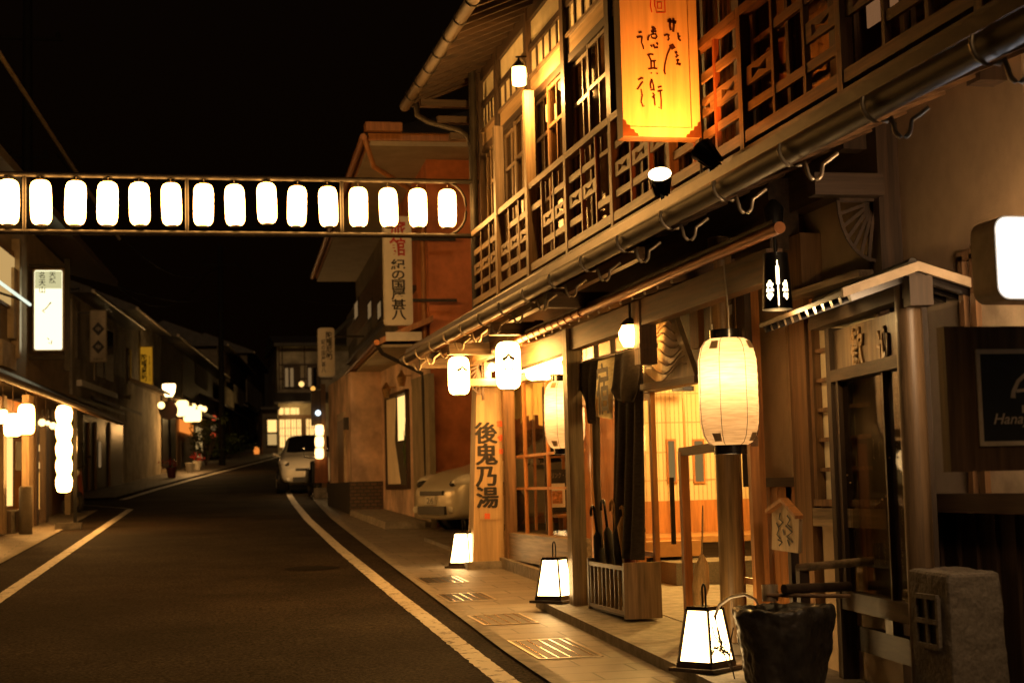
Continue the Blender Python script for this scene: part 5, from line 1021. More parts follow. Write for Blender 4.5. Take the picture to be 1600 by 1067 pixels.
MB().box(x1-.02, XS+.4, YG+.05, YG+.1, z1-.4, z1-.35).build('wall_arm', 'dark_metal', r); MB().box(x1-.02, XS+.4, YG+.05, YG+.1, z0+.4, z0+.45).build('wall_arm', 'dark_metal', r)
YG2 = 36.5; r, x0, x1, z0, z1 = board('shop_sign', 'smaller tilted white sign with 陀羅尼助 and 紀の国屋甚八 beyond the orange house', 'sign', YG2, 497, 523, 512, 588, 'white_board', .2, .06)
xm = (x0+x1)/2; A = lambda py: AY(510, py, YG2).z
text('陀\n羅\n尼\n助', 'ink', r, (xm+.06, YG2-.008, (A(518)+A(562))/2), (1, 0, 0), (0, 0, 1), .15, A(518)-A(562), bold=.02, line=.95); text('紀\nの\n国\n屋\n甚\n八', 'ink', r, (xm-.07, YG2-.008, (A(530)+A(582))/2), (1, 0, 0), (0, 0, 1), .10, A(530)-A(582), bold=.01)
MB().bar((x1-.02, YG2+.1, z1-.2), (x1+.7, YG2+.1, z1-.2), .05).build('wall_arm', 'dark_metal', r)
# dark shop post with stacked lanterns beyond
YL = 40.0; r = thing('lantern_post', 'dark signpost with three small white lanterns stacked beside the white car', 'post', (AY(503, 740, YL).x, YL, g(YL)+.02)); X = AY(503, 740, YL).x
MB().box(X-.0, X+.12, YL, YL+.1, g(YL)+.015, AY(503, 600, YL).z).build('post', 'wood_v', r); MB().box(X-.18, X+.16, YL-.03, YL-.002, g(YL)+.4, AY(503, 715, YL).z).build('lower_panel', 'red_wood_v', r); MB().box(X-.22, X+.1, YL-.2, YL-.05, g(YL)+.015, g(YL)+.28).build('foot', 'kerb_stone', r)
MB().box(X-.25, X+.0, YL-.02, YL+.05, AY(500, 665, YL).z, AY(500, 610, YL).z).build('panel', 'dark_wood_v', r)
for k, py in enumerate((672, 690, 708)):
    c = AY(499, py, YL-.12); l = MB(); l.lathe([(.05, -.14), (.10, -.12), (.115, 0), (.10, .12), (.05, .14)], 12, c); l.build('small_lantern', 'far_glow', r)
MB().ball(AY(497, 645, YL-.1), .07, 10, 6).build('white_light', 'blue_white_glow', r); lamp(r, AY(488, 690, YL+2.2), 60, (1, .55, .2), .12)  # point lamp set apart from the lanterns, added to light the white car
YL2 = 48
r = thing('signal_lamps', 'pair of small yellow lamps on a dark arm above the white car', 'lamp', AY(480, 606, YL2)); a, b = AY(471, 600, YL2), AY(489, 607, YL2)
MB().ball(a, .085).build('lamp_globe', 'window_glow', r); MB().ball(b, .075).build('lamp_globe', 'amber_glow', r); MB().bar(a+V((0, .1, -.05)), b+V((.1, .1, -.08)), .05).build('arm', 'black_metal', r); q = AY(493, 620, YL2+.1); MB().box(q.x-.06, q.x+.06, q.y-.05, q.y+.05, g(YL2), q.z+.2).build('post', 'dark_metal', r)
# ------------------------------------------------------------------ cars
def car(name, lab, paint, sc, loc, rz, plate_txt=None, suv=False):
    r = thing(name, lab, 'car', (0, 0, 0)); W = .84
    ST = [(-1.92, .40, .80, .84, .62, .50), (-1.84, .30, .90, .98, .76, .58), (-1.55, .25, .95, 1.36, .81, .58), (-1.2, .24, .95, 1.45, .83, .60), (-.5, .19, .94, 1.50, .84, .62), (.15, .19, .93, 1.46, .84, .61), (.62, .19, .92, 1.22, .84, .62), (1.02, .19, .91, .975, .835, .70), (1.4, .20, .86, .93, .83, .68), (1.70, .18, .78, .84, .82, .66), (1.86, .18, .66, .71, .77, .60), (1.95, .21, .56, .59, .68, .52)]
    if suv: ST = [(x*1.1, zl+.08, zb*1.12, zt_*(1.12), w_*1.06, wr*1.05) for x, zl, zb, zt_, w_, wr in ST]
    rings = []
    for x, zl, zb, zt_, w_, wr in ST:
        h = [(0, zl), (w_*.80, zl), (w_*.95, zl+.08), (w_, zl+(zb-zl)*.5), (w_*.985, zb-.05), (w_*.955, zb), (wr+(w_*.955-wr)*.12, zb+(zt_-zb)*.86), (wr*.9, zt_-.015), (wr*.5, zt_+.012), (0, zt_+.016)]
        rings.append([(x, y, z) for y, z in h]+[(x, -y, z) for y, z in h[-2:0:-1]])
    n = len(rings[0]); vs = [p for q in rings for p in q]; fs = [(i*n+k, i*n+(k+1) % n, (i+1)*n+(k+1) % n, (i+1)*n+k) for i in range(len(rings)-1) for k in range(n)]
    m = MB(); m.add(vs, fs, True); m.f += [tuple(range(n))[::-1], tuple(range(len(vs)-n, len(vs)))]; m.sm += [True, True]; o = m.build('body', paint, r); md = o.modifiers.new('s', 'SUBSURF'); md.levels = md.render_levels = 2
    def surf(x, s, t):   # point on the cabin side between belt and roof
        for A, B in zip(ST, ST[1:]):
            if A[0] <= x <= B[0]:
                k = (x-A[0])/(B[0]-A[0]); v = [a+(b-a)*k for a, b in zip(A, B)]; y0, z0, y1, z1 = v[4]*.955, v[2], v[5], v[2]+(v[3]-v[2])*.86; return (x, s*(y0+(y1-y0)*t+.012), z0+(z1-z0)*t)
    k = 1.1 if suv else 1
    for s in (1, -1):
        for xa, xb, xc, xd in ((-1.35, -.42, -.45, -1.2), (-.34, .78, .22, -.33)):
            m = MB(); N_ = 6; vs = [surf((xa+(xb-xa)*i/N_)*k, s, .12) for i in range(N_+1)]+[surf((xd+(xc-xd)*i/N_)*k, s, .90) for i in range(N_+1)]; m.add(vs, [(i, i+1, N_+2+i, N_+1+i) for i in range(N_)], True); m.build('side_window', 'car_glass', r)
    z = 1.12 if suv else 1
    m = MB(); m.sheet(lambda u, v: ((1.0-.80*v)*k+.012, (u-.5)*2*(.64-.10*v)*(1.05 if suv else 1), (.985+.455*v-.05*(2*u-1)**2)*z+.055), 8, 6); m.build('windscreen', 'car_glass', r)
    m = MB(); m.sheet(lambda u, v: ((-1.87+.30*v)*k, (u-.5)*1.15, (.98+.38*v)*z), 4, 3); m.build('rear_window', 'car_glass', r)
    for s in (1, -1):
        m = MB(); m.ball((0, 0, 0), 1, 14, 8); e_ = (1.66*k, s*.665*(1.06 if suv else 1), .735*z); raw = list(m.v); m.v = [(e_[0]+a*.25+abs(b)*-.02, e_[1]+s*.03+b*.15-s*a*.07, e_[2]+.012+c*.10-a*.035) for a, b, c in raw]; hl_ = m.build('headlight', 'lens', r); m.v = [(e_[0]-.01+a*.285+abs(b)*-.02, e_[1]-s*.014+b*.128-s*a*.06, e_[2]-.012+c*.088-a*.03) for a, b, c in raw]; m.build('headlight_trim', 'plastic_black', hl_)
        for x in (-1.2, 1.2):
            x *= k; R_ = .31*(1.08 if suv else 1); y = s*(.70*(1.05 if suv else 1))
            m = MB(); m.tube([(x, s*.80*(1.06 if suv else 1), R_+.03), (x, s*.845*(1.06 if suv else 1), R_+.03)], R_+.055, 24); m.build('wheel_arch', 'plastic_black', r)
            wl = MB(); wl.tube([(x, s*.62, R_), (x, s*.68*k, R_), (x, s*.83*k, R_), (x, s*.855*k, R_)], [R_*.93, R_, R_, R_*.94], 24); wh = wl.build('wheel', 'rubber', r)
            m = MB(); m.tube([(x, s*.857*k, R_), (x, s*.865*k, R_)], [R_*.66, R_*.60], 20); [m.bar((x, s*.868*k, R_), (x+R_*.58*math.cos(a), s*.868*k, R_+R_*.58*math.sin(a)), .05, .012, (0, 1, 0)) for a in [2*math.pi*j/5 for j in range(5)]]; m.build('rim', 'pale_metal', wh)
        m = MB(); m.ball((.72*k, s*.92*k, .98*z), .075, 8, 5, .8); m.bar((.72*k, s*.80*k, .95*z), (.72*k, s*.9*k, .97*z), .04); m.build('mirror', paint, r)
    z = 1.12 if suv else 1
    MB().box(1.80*k, 1.965*k, -.48, .48, .26*z, .38*z).build('lower_grille', 'plastic_black', r); MB().box(1.78*k, 1.962*k, -.40, .40, .535*z, .60*z).build('grille', 'plastic_black', r)
    for s in (1, -1): MB().tube([(1.90*k, s*.62, .33*z), (1.955*k, s*.60, .33*z)], .05, 10).build('fog_lamp', 'lens', r)
    m = MB(); m.box(1.90*k, 1.985*k, -.17, .17, .40*z, .53*z); p = m.build('number_plate', 'plate', r)
    if plate_txt: text(plate_txt, 'green_metal', p, (1.986*k, .03, .46*z), (0, 1, 0), (0, 0, 1), .24, .085, 'plate_number', .002)
    m = MB(); m.box(-1.7*k, 1.7*k, -.6, .6, .22, .34); m.build('underbody', 'plastic_black', r)
    r.location = loc; r.rotation_euler = (0, -math.atan(0) if 0 else 0, rz); r.scale = (sc, sc, sc); return r
c = GR(735, 832); car('parked_car', 'silver hatchback parked nose out between the inn and the orange house', 'silver_paint', 1.08, (6.2, 25.02, g(25.0)+.01), math.radians(180+14), '26', False)
car('parked_car', 'white car parked facing the camera at the bend of the road', 'white_paint_car', .98, (4.22, 45.8, g(44.6)+.02), math.radians(-90-5), None, True)
# ------------------------------------------------------------------ scooters
def scooter(lab, loc, rz, body='maroon', grp=None):
    r = thing('motor_scooter', lab, 'scooter', (0, 0, 0))
    for x in (-.6, .6):
        w_ = MB(); w_.tube([(x, -.05, .22), (x, -.03, .22), (x, .03, .22), (x, .05, .22)], [.19, .22, .22, .19], 20); wh = w_.build('wheel', 'rubber', r); MB().tube([(x, -.056, .22), (x, .056, .22)], .12, 14).build('rim', 'pale_metal', wh)
    MB().hexa([(-.65, -.14, .40), (-.1, -.16, .30), (-.1, .16, .30), (-.65, .14, .40), (-.72, -.10, .66), (-.12, -.13, .66), (-.12, .13, .66), (-.72, .10, .66)]).hexa([(-.12, -.15, .26), (.42, -.13, .26), (.42, .13, .26), (-.12, .15, .26), (-.12, -.15, .34), (.42, -.13, .34), (.42, .13, .34), (-.12, .15, .34)]).hexa([(.36, -.17, .32), (.46, -.15, .32), (.46, .15, .32), (.36, .17, .32), (.26, -.16, .86), (.36, -.12, .90), (.36, .12, .90), (.26, .16, .86)]).build('body', body, r)
    MB().sheet(lambda u, v: (-.72+.62*u, (v-.5)*.26, .70+.05*math.sin(u*3.1)-.03*(2*v-1)**2), 8, 4).box(-.70, -.12, -.12, .12, .66, .70).build('seat', 'plastic_black', r)
    MB().tube([(.6, 0, .22), (.42, 0, .6), (.33, 0, .95)], .03, 8).tube([(.25, -.32, 1.0), (.34, -.1, .97), (.34, .1, .97), (.25, .32, 1.0)], .018, 8).build('fork', 'dark_metal', r); MB().ball((.42, 0, .86), .075, 10, 6).build('headlight', 'lens', r)
    for s in (1, -1): m = MB(); m.tube([(.28, s*.3, 1.0), (.26, s*.34, 1.18)], .006, 5); m.ball((.26, s*.34, 1.2), .05, 8, 5, .7); m.build('mirror', 'black_metal', r)
    r.location = loc; r.rotation_euler = (0, 0, rz); return r
q = GR(481, 775); scooter('dark scooter parked in front of the white car', (q.x+.15, q.y-.3, g(q.y)+.02), math.radians(-85), 'black_metal')
q = GR(110, 800, .012); scooter('maroon scooter parked beside the stacked white lanterns on the left', (q.x, q.y+.1, g(q.y)+.012), math.radians(-70), 'maroon')
# ------------------------------------------------------------------ left side: the lit shop with stacked lanterns
F1 = Fac((-1.75, 36.3), (.085, .996), 1)
sh = thing('lit_shop', 'two storey wooden shop on the left with glowing ground floor and dark eaves', 'shop', (-3, 31, g(31)))
b1_ = lambda m, n, mt, par=sh: m.build(n, mt, par)
U = lambda px: F1.p(px, 700)[0]
zg1 = F1.p(60, 600, 0)[1]
m = MB(); F1.ubox(m, -22, U(128), -5, -1.6, 0, zg1+2.7); b1_(m, 'building_core', 'dim_wall')
m = MB(); F1.ubox(m, -22, U(112), -1.6, -.05, zg1, zg1+2.8); b1_(m, 'upper_wall', 'dim_wall')
m = MB(); u0, u1 = -22, U(124); m.hexa([F1.w(u0, .8, zg1+2.6), F1.w(u1+.4, .8, zg1+2.6), F1.w(u1+.4, -5, zg1+4.2), F1.w(u0, -5, zg1+4.2), F1.w(u0, .8, zg1+2.75), F1.w(u1+.4, .8, zg1+2.75), F1.w(u1+.4, -5, zg1+4.35), F1.w(u0, -5, zg1+4.35)]); b1_(m, 'roof', 'roof_tile')
ze0 = (F1.p(0, 592, .9)[1]+F1.p(120, 634, .9)[1])/2
m = MB(); m.hexa([F1.w(u0, .9, ze0), F1.w(U(126), .9, ze0), F1.w(U(126), -.05, ze0+.45), F1.w(u0, -.05, ze0+.45), F1.w(u0, .9, ze0+.08), F1.w(U(126), .9, ze0+.08), F1.w(U(126), -.05, ze0+.55), F1.w(u0, -.05, ze0+.55)]); b1_(m, 'pent_roof', 'roof_tile')
m = MB(); m.tube([F1.w(u0, .94, ze0+.0), F1.w(U(126), .94, ze0)], .05, 8); b1_(m, 'gutter', 'gutter_metal')
m = MB(); u = -14
while u < U(124): m.bar(F1.w(u, .86, ze0), F1.w(u, -.05, ze0+.4), .05, .07); u += .45
b1_(m, 'rafters', 'wood_h')
m = MB(); F1.rect(m, -30, 22, 372, 470, -.06, .0); w_ = b1_(m, 'upper_window', 'wood_v')
zp0, zp1 = F1.p(-4, 464, .01)[1], F1.p(-4, 382, .01)[1]
for a, b in ((-24, -10), (-8, 4), (5, 12), (13, 21)): m = MB(); F1.ubox(m, U(a), U(b), .001, .012, zp0, zp1); b1_(m, 'paper_pane', 'shoji_glow', w_)
m = MB(); F1.rect(m, 22, 28, 420, 530, -.06, .06); b1_(m, 'white_pilaster', 'pale_wall'); m = MB(); F1.rect(m, 31, 34, 375, 560, -.05, .09); b1_(m, 'downpipe', 'pale_metal')
m = MB(); F1.rect(m, 4, 26, 535, 575, -.05, .02); b1_(m, 'plaster_panel', 'pale_wall')
a, b = F1.p(-6, 437, .5), F1.p(47, 476, .5)
r = thing('tube_light', 'slim greenish fluorescent tube on the upper wall of the lit shop', 'lamp', F1.w(b[0], .5, b[1])); MB().tube([F1.w(a[0], .5, a[1]), F1.w(b[0], .5, b[1])], .026, 8).build('tube', 'tube_glow', r); MB().tube([F1.w(b[0], .5, b[1]+.03), F1.w(b[0]-.1, 0, b[1]+.2)], .02).build('arm', 'dark_metal', r)
# ground floor front: posts, lit openings, room behind
def post1(pa, pb, mt): m = MB(); F1.rect(m, pa, pb, 618, 835, -.12, .0, g(32)-.1); b1_(m, 'front_post', mt)
for pa, pb, mt in ((-14, -9, 'wood_v'), (6, 11, 'old_wood_v'), (45, 53, 'old_wood_v'), (57, 61, 'dark_wood_v'), (72, 76, 'dark_wood_v'), (110, 122, 'dim_wall')): post1(pa, pb, mt)
m = MB(); F1.rect(m, -60, 53, 618, 648, -.11, -.02); b1_(m, 'head_beam', 'orange_wood'); m = MB(); F1.rect(m, 53, 122, 630, 655, -.11, -.02); b1_(m, 'head_beam', 'dark_wood_h')
m = MB(); F1.rect(m, 11, 45, 648, 800, -.8, -.7, g(32)); b1_(m, 'inner_wall', 'orange_wood')
m = MB(); F1.rect(m, -60, 6, 648, 800, -.5, -.45, g(32)); b1_(m, 'inner_wall', 'orange_wood')
for pa, pb, ya, yb, mt in ((-30, 5, 690, 795, 'shoji_glow'), (12, 20, 680, 790, 'window_glow'), (62, 66, 738, 795, 'amber_glow'), (67, 71, 735, 790, 'shoji_glow'), (62, 66, 695, 705, 'window_glow'), (62, 66, 722, 732, 'window_glow')):
    m = MB(); F1.rect(m, pa, pb, ya, yb, -.45 if pa < 0 else -.3, -.28); b1_(m, 'lit_pane', mt)
m = MB(); F1.rect(m, 25, 36, 690, 735, -.69, -.68); b1_(m, 'poster', 'white_sign_dim' if 0 else 'white_board'); m = MB(); F1.rect(m, 61, 110, 655, 820, -.4, -.32, g(34)); b1_(m, 'dark_front', 'wood_v')
lamp(sh, F1.w(U(28), -.4, ze0-.1), 200, (1, .45, .1), .1); lamp(sh, F1.w(U(20), 1.3, ze0-.9), 35, WARM, .15)
def lan(px, py, d, R_, H, lb, glow='lantern_bright', grp=None, mk=lantern_parts):
    u, z = F1.p(px, py, d); c = F1.w(u, d, z); r = thing('eave_lantern', lb, 'lantern', c, grp); mk(r, c, R_, H, glow, max(.1, ze0-z-H/2+.1)); return r
lan(41, 655, .72, .125, .46, 'white lantern of the lit shop, right one of the bright pair under its eave', grp='lanterns under the lit shop eave'); lan(20, 664, .6, .13, .34, 'white lantern of the lit shop, left one of the bright pair under its eave', grp='lanterns under the lit shop eave'); lan(4, 651, .6, .07, .20, 'small yellow lantern of the lit shop at the picture edge', grp='lanterns under the lit shop eave')
for px, py, lb in ((64, 660, 'leftmost of the small round bulbs beside the stacked lanterns'), (81, 665, 'largest of the small round bulbs beside the stacked lanterns'), (92, 664, 'small round bulb closest to the stacked lanterns'), (73, 661, 'dim small bulb between two brighter round bulbs')):
    u, z = F1.p(px, py, .1); c = F1.w(u, .12, z); r = thing('globe_lamp', lb, 'lamp', c, 'round bulbs on the shop front'); MB().ball(c, .07 if px != 73 else .045, 10, 6).build('globe', 'far_glow', r); MB().box(c.x-.02, c.x+.02, c.y-.02, c.y+.02, c.z+.06, F1.p(px, 640, .1)[1]).build('stem', 'black_metal', r)
u, z = F1.p(100, 775, .7); zb = F1.p(100, 640, .7)[1]; st = thing('lantern_stack', 'column of five round white lanterns on a black upright beside the scooter', 'lanterns', F1.w(u, .7, g(35)))
c0 = F1.w(u, .7, 0); MB().box(c0.x+.16, c0.x+.22, c0.y+.02, c0.y+.08, g(c0.y), zb+.15).build('upright', 'black_metal', st); MB().box(c0.x-.15, c0.x+.3, c0.y-.1, c0.y+.2, g(c0.y), g(c0.y)+.12).build('foot', 'dark_stone', st)
for py in (648, 675, 702, 728, 754):
    z = F1.p(100, py, .7)[1]; c = V((c0.x, c0.y, z)); MB().lathe([(.05, -.17), (.11, -.15), (.14, -.06), (.145, .05), (.11, .15), (.05, .17)], 14, c).build('round_lantern', 'lantern_bright', st); MB().bar(c+V((.1, 0, .16)), c+V((.19, .04, .16)), .02).build('arm', 'black_metal', st)
lamp(st, V((c0.x+.35, c0.y-.25, zb-.6)), 20, WARM, .15); lamp(st, V((c0.x+.3, c0.y+.5, zb-.6)), 34, WARM, .15)
q = GR(40, 834, .012); m = MB(); m.lathe([(.0, 0), (.11, 0), (.11, .78), (.09, .80), (.0, .80)], 12, q, False); tag(m.build('bollard', 'granite'), 'pale stone bollard in front of the lit shop doorway', 'bollard')
a, b = GR(-20, 838, .012), GR(32, 832, .012); r = thing('planter_box', 'weathered dark trough planter at the left picture edge', 'planter', a)
MB().hexa([a+V((0, 0, 0)), b, b+V((-.05, .45, 0)), a+V((-.05, .45, 0)), a+V((0, 0, .4)), b+V((0, 0, .4)), b+V((-.05, .45, .4)), a+V((-.05, .45, .4))]).build('trough', 'dark_stone', r); m = MB()
for k in range(4): p = a.lerp(b, .1+.25*k); m.box(p.x, p.x+.06, p.y-.03, p.y-.001, p.z+.02, p.z+.38)
m.each('slat', 'dark_wood_v', r)
# big white lit sign
YW = F1.w(F1.p(47, 480)[0], 0, 0).y; r, x0, x1, z0, z1 = board('lit_shop_sign', 'tall white backlit sign with 天然 at its top over the left pavement', 'sign', YW, 51, 100, 420, 549, 'sign_glow', .3, .05, 'pale_wall')
A = lambda py: AY(76, py, YW).z; MB().box(x0+.04, x1-.04, YW-.0085, YW-.0065, A(451), A(424)).build('upper_face', 'sign_glow_dim', r); xm = (x0+x1)/2
text('天\n然', 'ink', r, (AY(82, 435, YW).x, YW-.0095, (A(425)+A(443))/2), (1, 0, 0), (0, 0, 1), .12, A(425)-A(443), bold=.01); text('名\n天\n山', 'ink', r, (AY(66, 440, YW).x, YW-.0095, (A(425)+A(458))/2), (1, 0, 0), (0, 0, 1), .12, A(425)-A(458), bold=.01)
m = MB(); X_ = lambda px: AY(px, 480, YW).x
for pts, wd in (([(66, 486), (72, 482), (79, 473)], .018), ([(78, 474), (80, 473)], .03), ([(70, 488), (67, 487)], .014), ([(74, 528), (77, 531)], .014), ([(81, 532), (80, 538)], .016), ([(76, 535), (78, 537)], .012)): stroke(m, [(X_(x), A(y)) for x, y in pts], wd, lambda q: V((q.x, YW-.0075, q.y)), V((0, -.001, 0)))
m.build('brush_marks', 'grey_column', r); MB().box(x1, x1+.1, YW+.1, YW+.2, z0-.35, z1+.2).build('mast', 'black_metal', r); MB().box(x0-.5, x1+.05, YW+.12, YW+.18, z1+.05, z1+.1).build('top_arm', 'dark_metal', r); MB().box(x0-.5, x1+.05, YW+.12, YW+.18, z0-.14, z0-.06).build('bottom_arm', 'dark_metal', r)
# ------------------------------------------------------------------ row of houses farther along the left
F2 = Fac((-2.8, 44.2), (.125, .992), 1)
def house(name, lab, pa, pb, py_eave, mt, depth=6, over=.6, roof='roof_tile', base=None, cat='house'):
    u0, u1 = F2.p(pa, 650)[0], F2.p(pb, 650)[0]; z1 = F2.p((pa+pb)/2, py_eave, over)[1]; c = F2.w((u0+u1)/2, 0, 0); zb = g(F2.w(u0, 0, 0).y)-.2
    r = thing(name, lab, cat, (c.x, c.y, g(c.y))); m = MB(); F2.ubox(m, u0, u1, -depth, 0, zb, z1); m.build('walls', mt, r)
    m = MB(); m.prism([F2.w(u0-.35, over, z1-.02), F2.w(u0-.35, over, z1+.12), F2.w(u0-.35, -depth*.5, z1+1.5), F2.w(u0-.35, -depth, z1+.12), F2.w(u0-.35, -depth, z1-.02)], F2.D*(u1-u0+.6)); m.build('roof', roof, r); m = MB(); m.tube([F2.w(u0-.35, over+.05, z1+.02), F2.w(u1+.25, over+.05, z1+.02)], .06, 6); m.build('gutter', 'pale_metal', r); return r, u0, u1, z1, zb
def add(r, pa, pb, ya, yb, d0, d1, mt, nm): m = MB(); F2.rect(m, pa, pb, ya, yb, d0, d1); return m.build(nm, mt, r)
def pent(r, pa, pb, pya, over, rise=.4, mt='roof_tile'):
    u0, u1 = F2.p(pa, pya, over)[0], F2.p(pb, pya, over)[0]; z = F2.p((pa+pb)/2, pya, over)[1]; m = MB(); m.hexa([F2.w(u0, over, z), F2.w(u1, over, z), F2.w(u1, 0, z+rise), F2.w(u0, 0, z+rise), F2.w(u0, over, z+.1), F2.w(u1, over, z+.1), F2.w(u1, 0, z+rise+.1), F2.w(u0, 0, z+rise+.1)]); m.build('pent_roof', mt, r)
r, *_ = house('plaster_house', 'pale plastered shop house with a diamond crest banner and dark ground floor', 113, 196, 464, 'pale_wall')
w_ = add(r, 148, 180, 505, 600, .0, .03, 'pale_wall', 'window_surround'); add(w_, 151, 177, 512, 592, .03, .04, 'car_glass', 'window_pane'); add(w_, 163, 165, 512, 592, .04, .055, 'dark_wood_v', 'window_bar'); add(r, 128, 184, 604, 613, .0, .15, 'white_paint', 'ledge'); pent(r, 112, 196, 636, 1.1)
add(r, 121, 126, 470, 560, .0, .06, 'dim_wall', 'pilaster'); add(r, 130, 192, 655, 770, .0, .04, 'black_metal', 'dark_shopfront'); add(r, 114, 130, 650, 690, .0, .08, 'pale_wall', 'side_panel'); add(r, 155, 158, 690, 730, .04, .06, 'dim_glow', 'lit_strip')
for px in (140, 150, 172): add(r, px, px+2, 660, 765, .04, .09, 'wood_v', 'shopfront_post')
Yb = 43.6; rb_, x0, x1, z0, z1 = board('crest_banner', 'long pale banner with two dark diamond crests on the plastered house', 'banner', Yb, 140, 167, 484, 566, 'pale_wall', .08, .03, 'dim_wall'); A = lambda py: AY(153, py, Yb).z; xm = (x0+x1)/2
for py, ch in ((514, '小'), (542, '小')):
    h = .165; z = A(py); MB().prism([(xm-h, Yb-.009, z), (xm, Yb-.009, z-h*1.15), (xm+h, Yb-.009, z), (xm, Yb-.009, z+h*1.15)], (0, .003, 0)).build('diamond_crest', 'ink', rb_); MB().lathe([(.085, 0)], 4, (0, 0, 0), False); text('中', 'pale_wall', rb_, (xm, Yb-.0095, z), (1, 0, 0), (0, 0, 1), .12, .13, 'crest_letter', .003, .02)
text('陀羅尼助', 'ink', rb_, (xm, Yb-.009, A(561)), (1, 0, 0), (0, 0, 1), .26, .05); MB().box(x0-.3, x1, Yb+.03, Yb+.06, z1-.1, z1-.05).build('hanging_rod', 'dark_metal', rb_)
r, *_ = house('beige_house', 'beige corner house carrying a yellow sign, lit by the street lamp', 197, 251, 492, 'pale_wall', over=.4)
add(r, 199, 205, 545, 600, 0, .03, 'car_glass', 'window'); add(r, 205, 248, 604, 607, 0, .04, 'dim_wall', 'band'); pent(r, 188, 222, 644, .9, .35)
u, z = F2.p(224, 572, .06); c = F2.w(u, .1, z)
Yy = c.y-.3; ry, x0, x1, z0, z1 = board('yellow_sign', 'yellow vertical sign with black letters 陀羅尼助 on the beige house', 'sign', Yy, 208, 239, 541, 602, 'yellow_glow', .1, .02, 'yellow_board'); A = lambda py: AY(223, py, Yy).z; xm = (x0+x1)/2
text('陀\n羅\n尼\n助', 'ink', ry, (xm+.03, Yy-.009, (A(553)+A(596))/2), (1, 0, 0), (0, 0, 1), .22, A(553)-A(596), bold=.03, line=.95)
for s in (-.2, .24): text('吉\n野\n山\n洞\n川', 'wood_v', ry, (xm+s, Yy-.009, (A(556)+A(597))/2), (1, 0, 0), (0, 0, 1), .07, A(556)-A(597))
q = AY(194, 620, F2.w(F2.p(194, 620)[0], 0, 0).y-.2); rr_ = thing('wall_spot', 'small pale floodlight fixed on the beige wall', 'lamp', q); MB().tube([q, q+V((.22, -.08, -.02))], [.03, .09], 10).build('hood', 'pale_metal', rr_); MB().bar(q, q+V((-.05, .4, .0)), .03).build('arm', 'dark_metal', rr_)
# street lamp with a round sign
q = F2.w(F2.p(266, 720, .95)[0], .95, 0); q.z = g(q.y); c = AY(264, 609, q.y); r = thing('street_lamp', 'black street lamp with a cup shaped white shade and a dark round disc below', 'street lamp', (q.x, q.y, g(q.y)))
MB().tube([(q.x, q.y, g(q.y)), (c.x, c.y, c.z-.25)], .05, 8).build('pole', 'black_metal', r); MB().lathe([(.13, -.26), (.22, -.1), (.25, .1), (.24, .22)], 14, c).build('shade', 'street_lamp_glow', r); MB().lathe([(.26, .22), (.1, .32), (.02, .36)], 12, c).build('cap', 'black_metal', r); d_ = AY(263, 641, q.y-.15); MB().tube([d_, d_+V((0, .06, 0))], .36, 20).build('disc', 'maroon', r); lamp(r, c+V((.0, -.35, .0)), 30, (1, .6, .22), .2)
# lantern shop
r, *_ = house('lantern_shop', 'dark wooden shop with glowing lanterns, orange curtain and a small tiled porch', 252, 338, 540, 'dim_wall', over=.7)
add(r, 254, 274, 650, 730, 0, .05, 'black_metal', 'dark_doors'); add(r, 276, 330, 648, 735, -.0, .02, 'wood_v', 'shopfront'); add(r, 307, 316, 668, 715, .02, .05, 'shoji_glow', 'lit_pane'); add(r, 283, 290, 690, 733, .02, .05, 'dark_wood_v', 'door'); add(r, 281, 302, 658, 677, .1, .13, 'orange_glow', 'orange_curtain'); pent(r, 246, 302, 622, 1.0, .35, 'tan_paint')
add(r, 285, 340, 560, 630, 0, .03, 'dark_wood_v', 'upper_shutters'); add(r, 306, 324, 560, 605, .05, .08, 'dim_wall', 'upper_sign'); pent(r, 300, 345, 648, 1.0, .35)
lamp(r, F2.w(F2.p(300, 650, 1.2)[0], 1.3, F2.p(300, 668, 1.2)[1]), 210, (1, .5, .15), .15)
gl = [(285, 638, .36, .9, 'leftmost and highest of the big white lanterns of the lantern shop'), (296, 647, .36, .9, 'middle one of the big white lanterns of the lantern shop'), (307, 649, .30, .75, 'rightmost of the big white lanterns of the lantern shop')]
for px, py, R_, H, lb in gl:
    u, z = F2.p(px, py, 1.1); c = F2.w(u, 1.1, z); t = thing('shop_lantern', lb, 'lantern', c, 'big lanterns of the lantern shop'); lantern_parts(t, c, R_*.68, H*.72, 'far_glow', .3)
for px, py, lb in ((302, 635, 'small bulb above the big shop lanterns'), (313, 637, 'small bulb right of the big shop lanterns'), (319, 639, 'rightmost small bulb of the lantern shop'), (252, 633, 'small bulb under the porch, left of the round disc'), (272, 635, 'small bulb under the porch, right of the round disc')):
    u, z = F2.p(px, py, 1.0); c = F2.w(u, 1.0, z); t = thing('globe_lamp', lb, 'lamp', c, 'bulbs of the lantern shop'); MB().ball(c, .13, 10, 6).build('globe', 'far_glow', t); MB().tube([c, c+V((0, 0, .35))], .02, 5).build('cord', 'black_metal', t)
for px, py, mt, lb in ((334, 653, 'red_glow', 'upper red globe of the string beside the shrub'), (334, 668, 'dim_glow', 'white globe of the string beside the shrub'), (333, 680, 'red_glow', 'lower red globe of the string beside the shrub')):
    u, z = F2.p(px, py, .6); c = F2.w(u, .6, z); t = thing('string_globe', lb, 'lantern', c, 'globes strung by the shrub'); MB().ball(c, .15, 10, 6).build('globe', mt, t); MB().tube([c, c+V((0, 0, .45))], .015, 5).build('cord', 'black_metal', t)
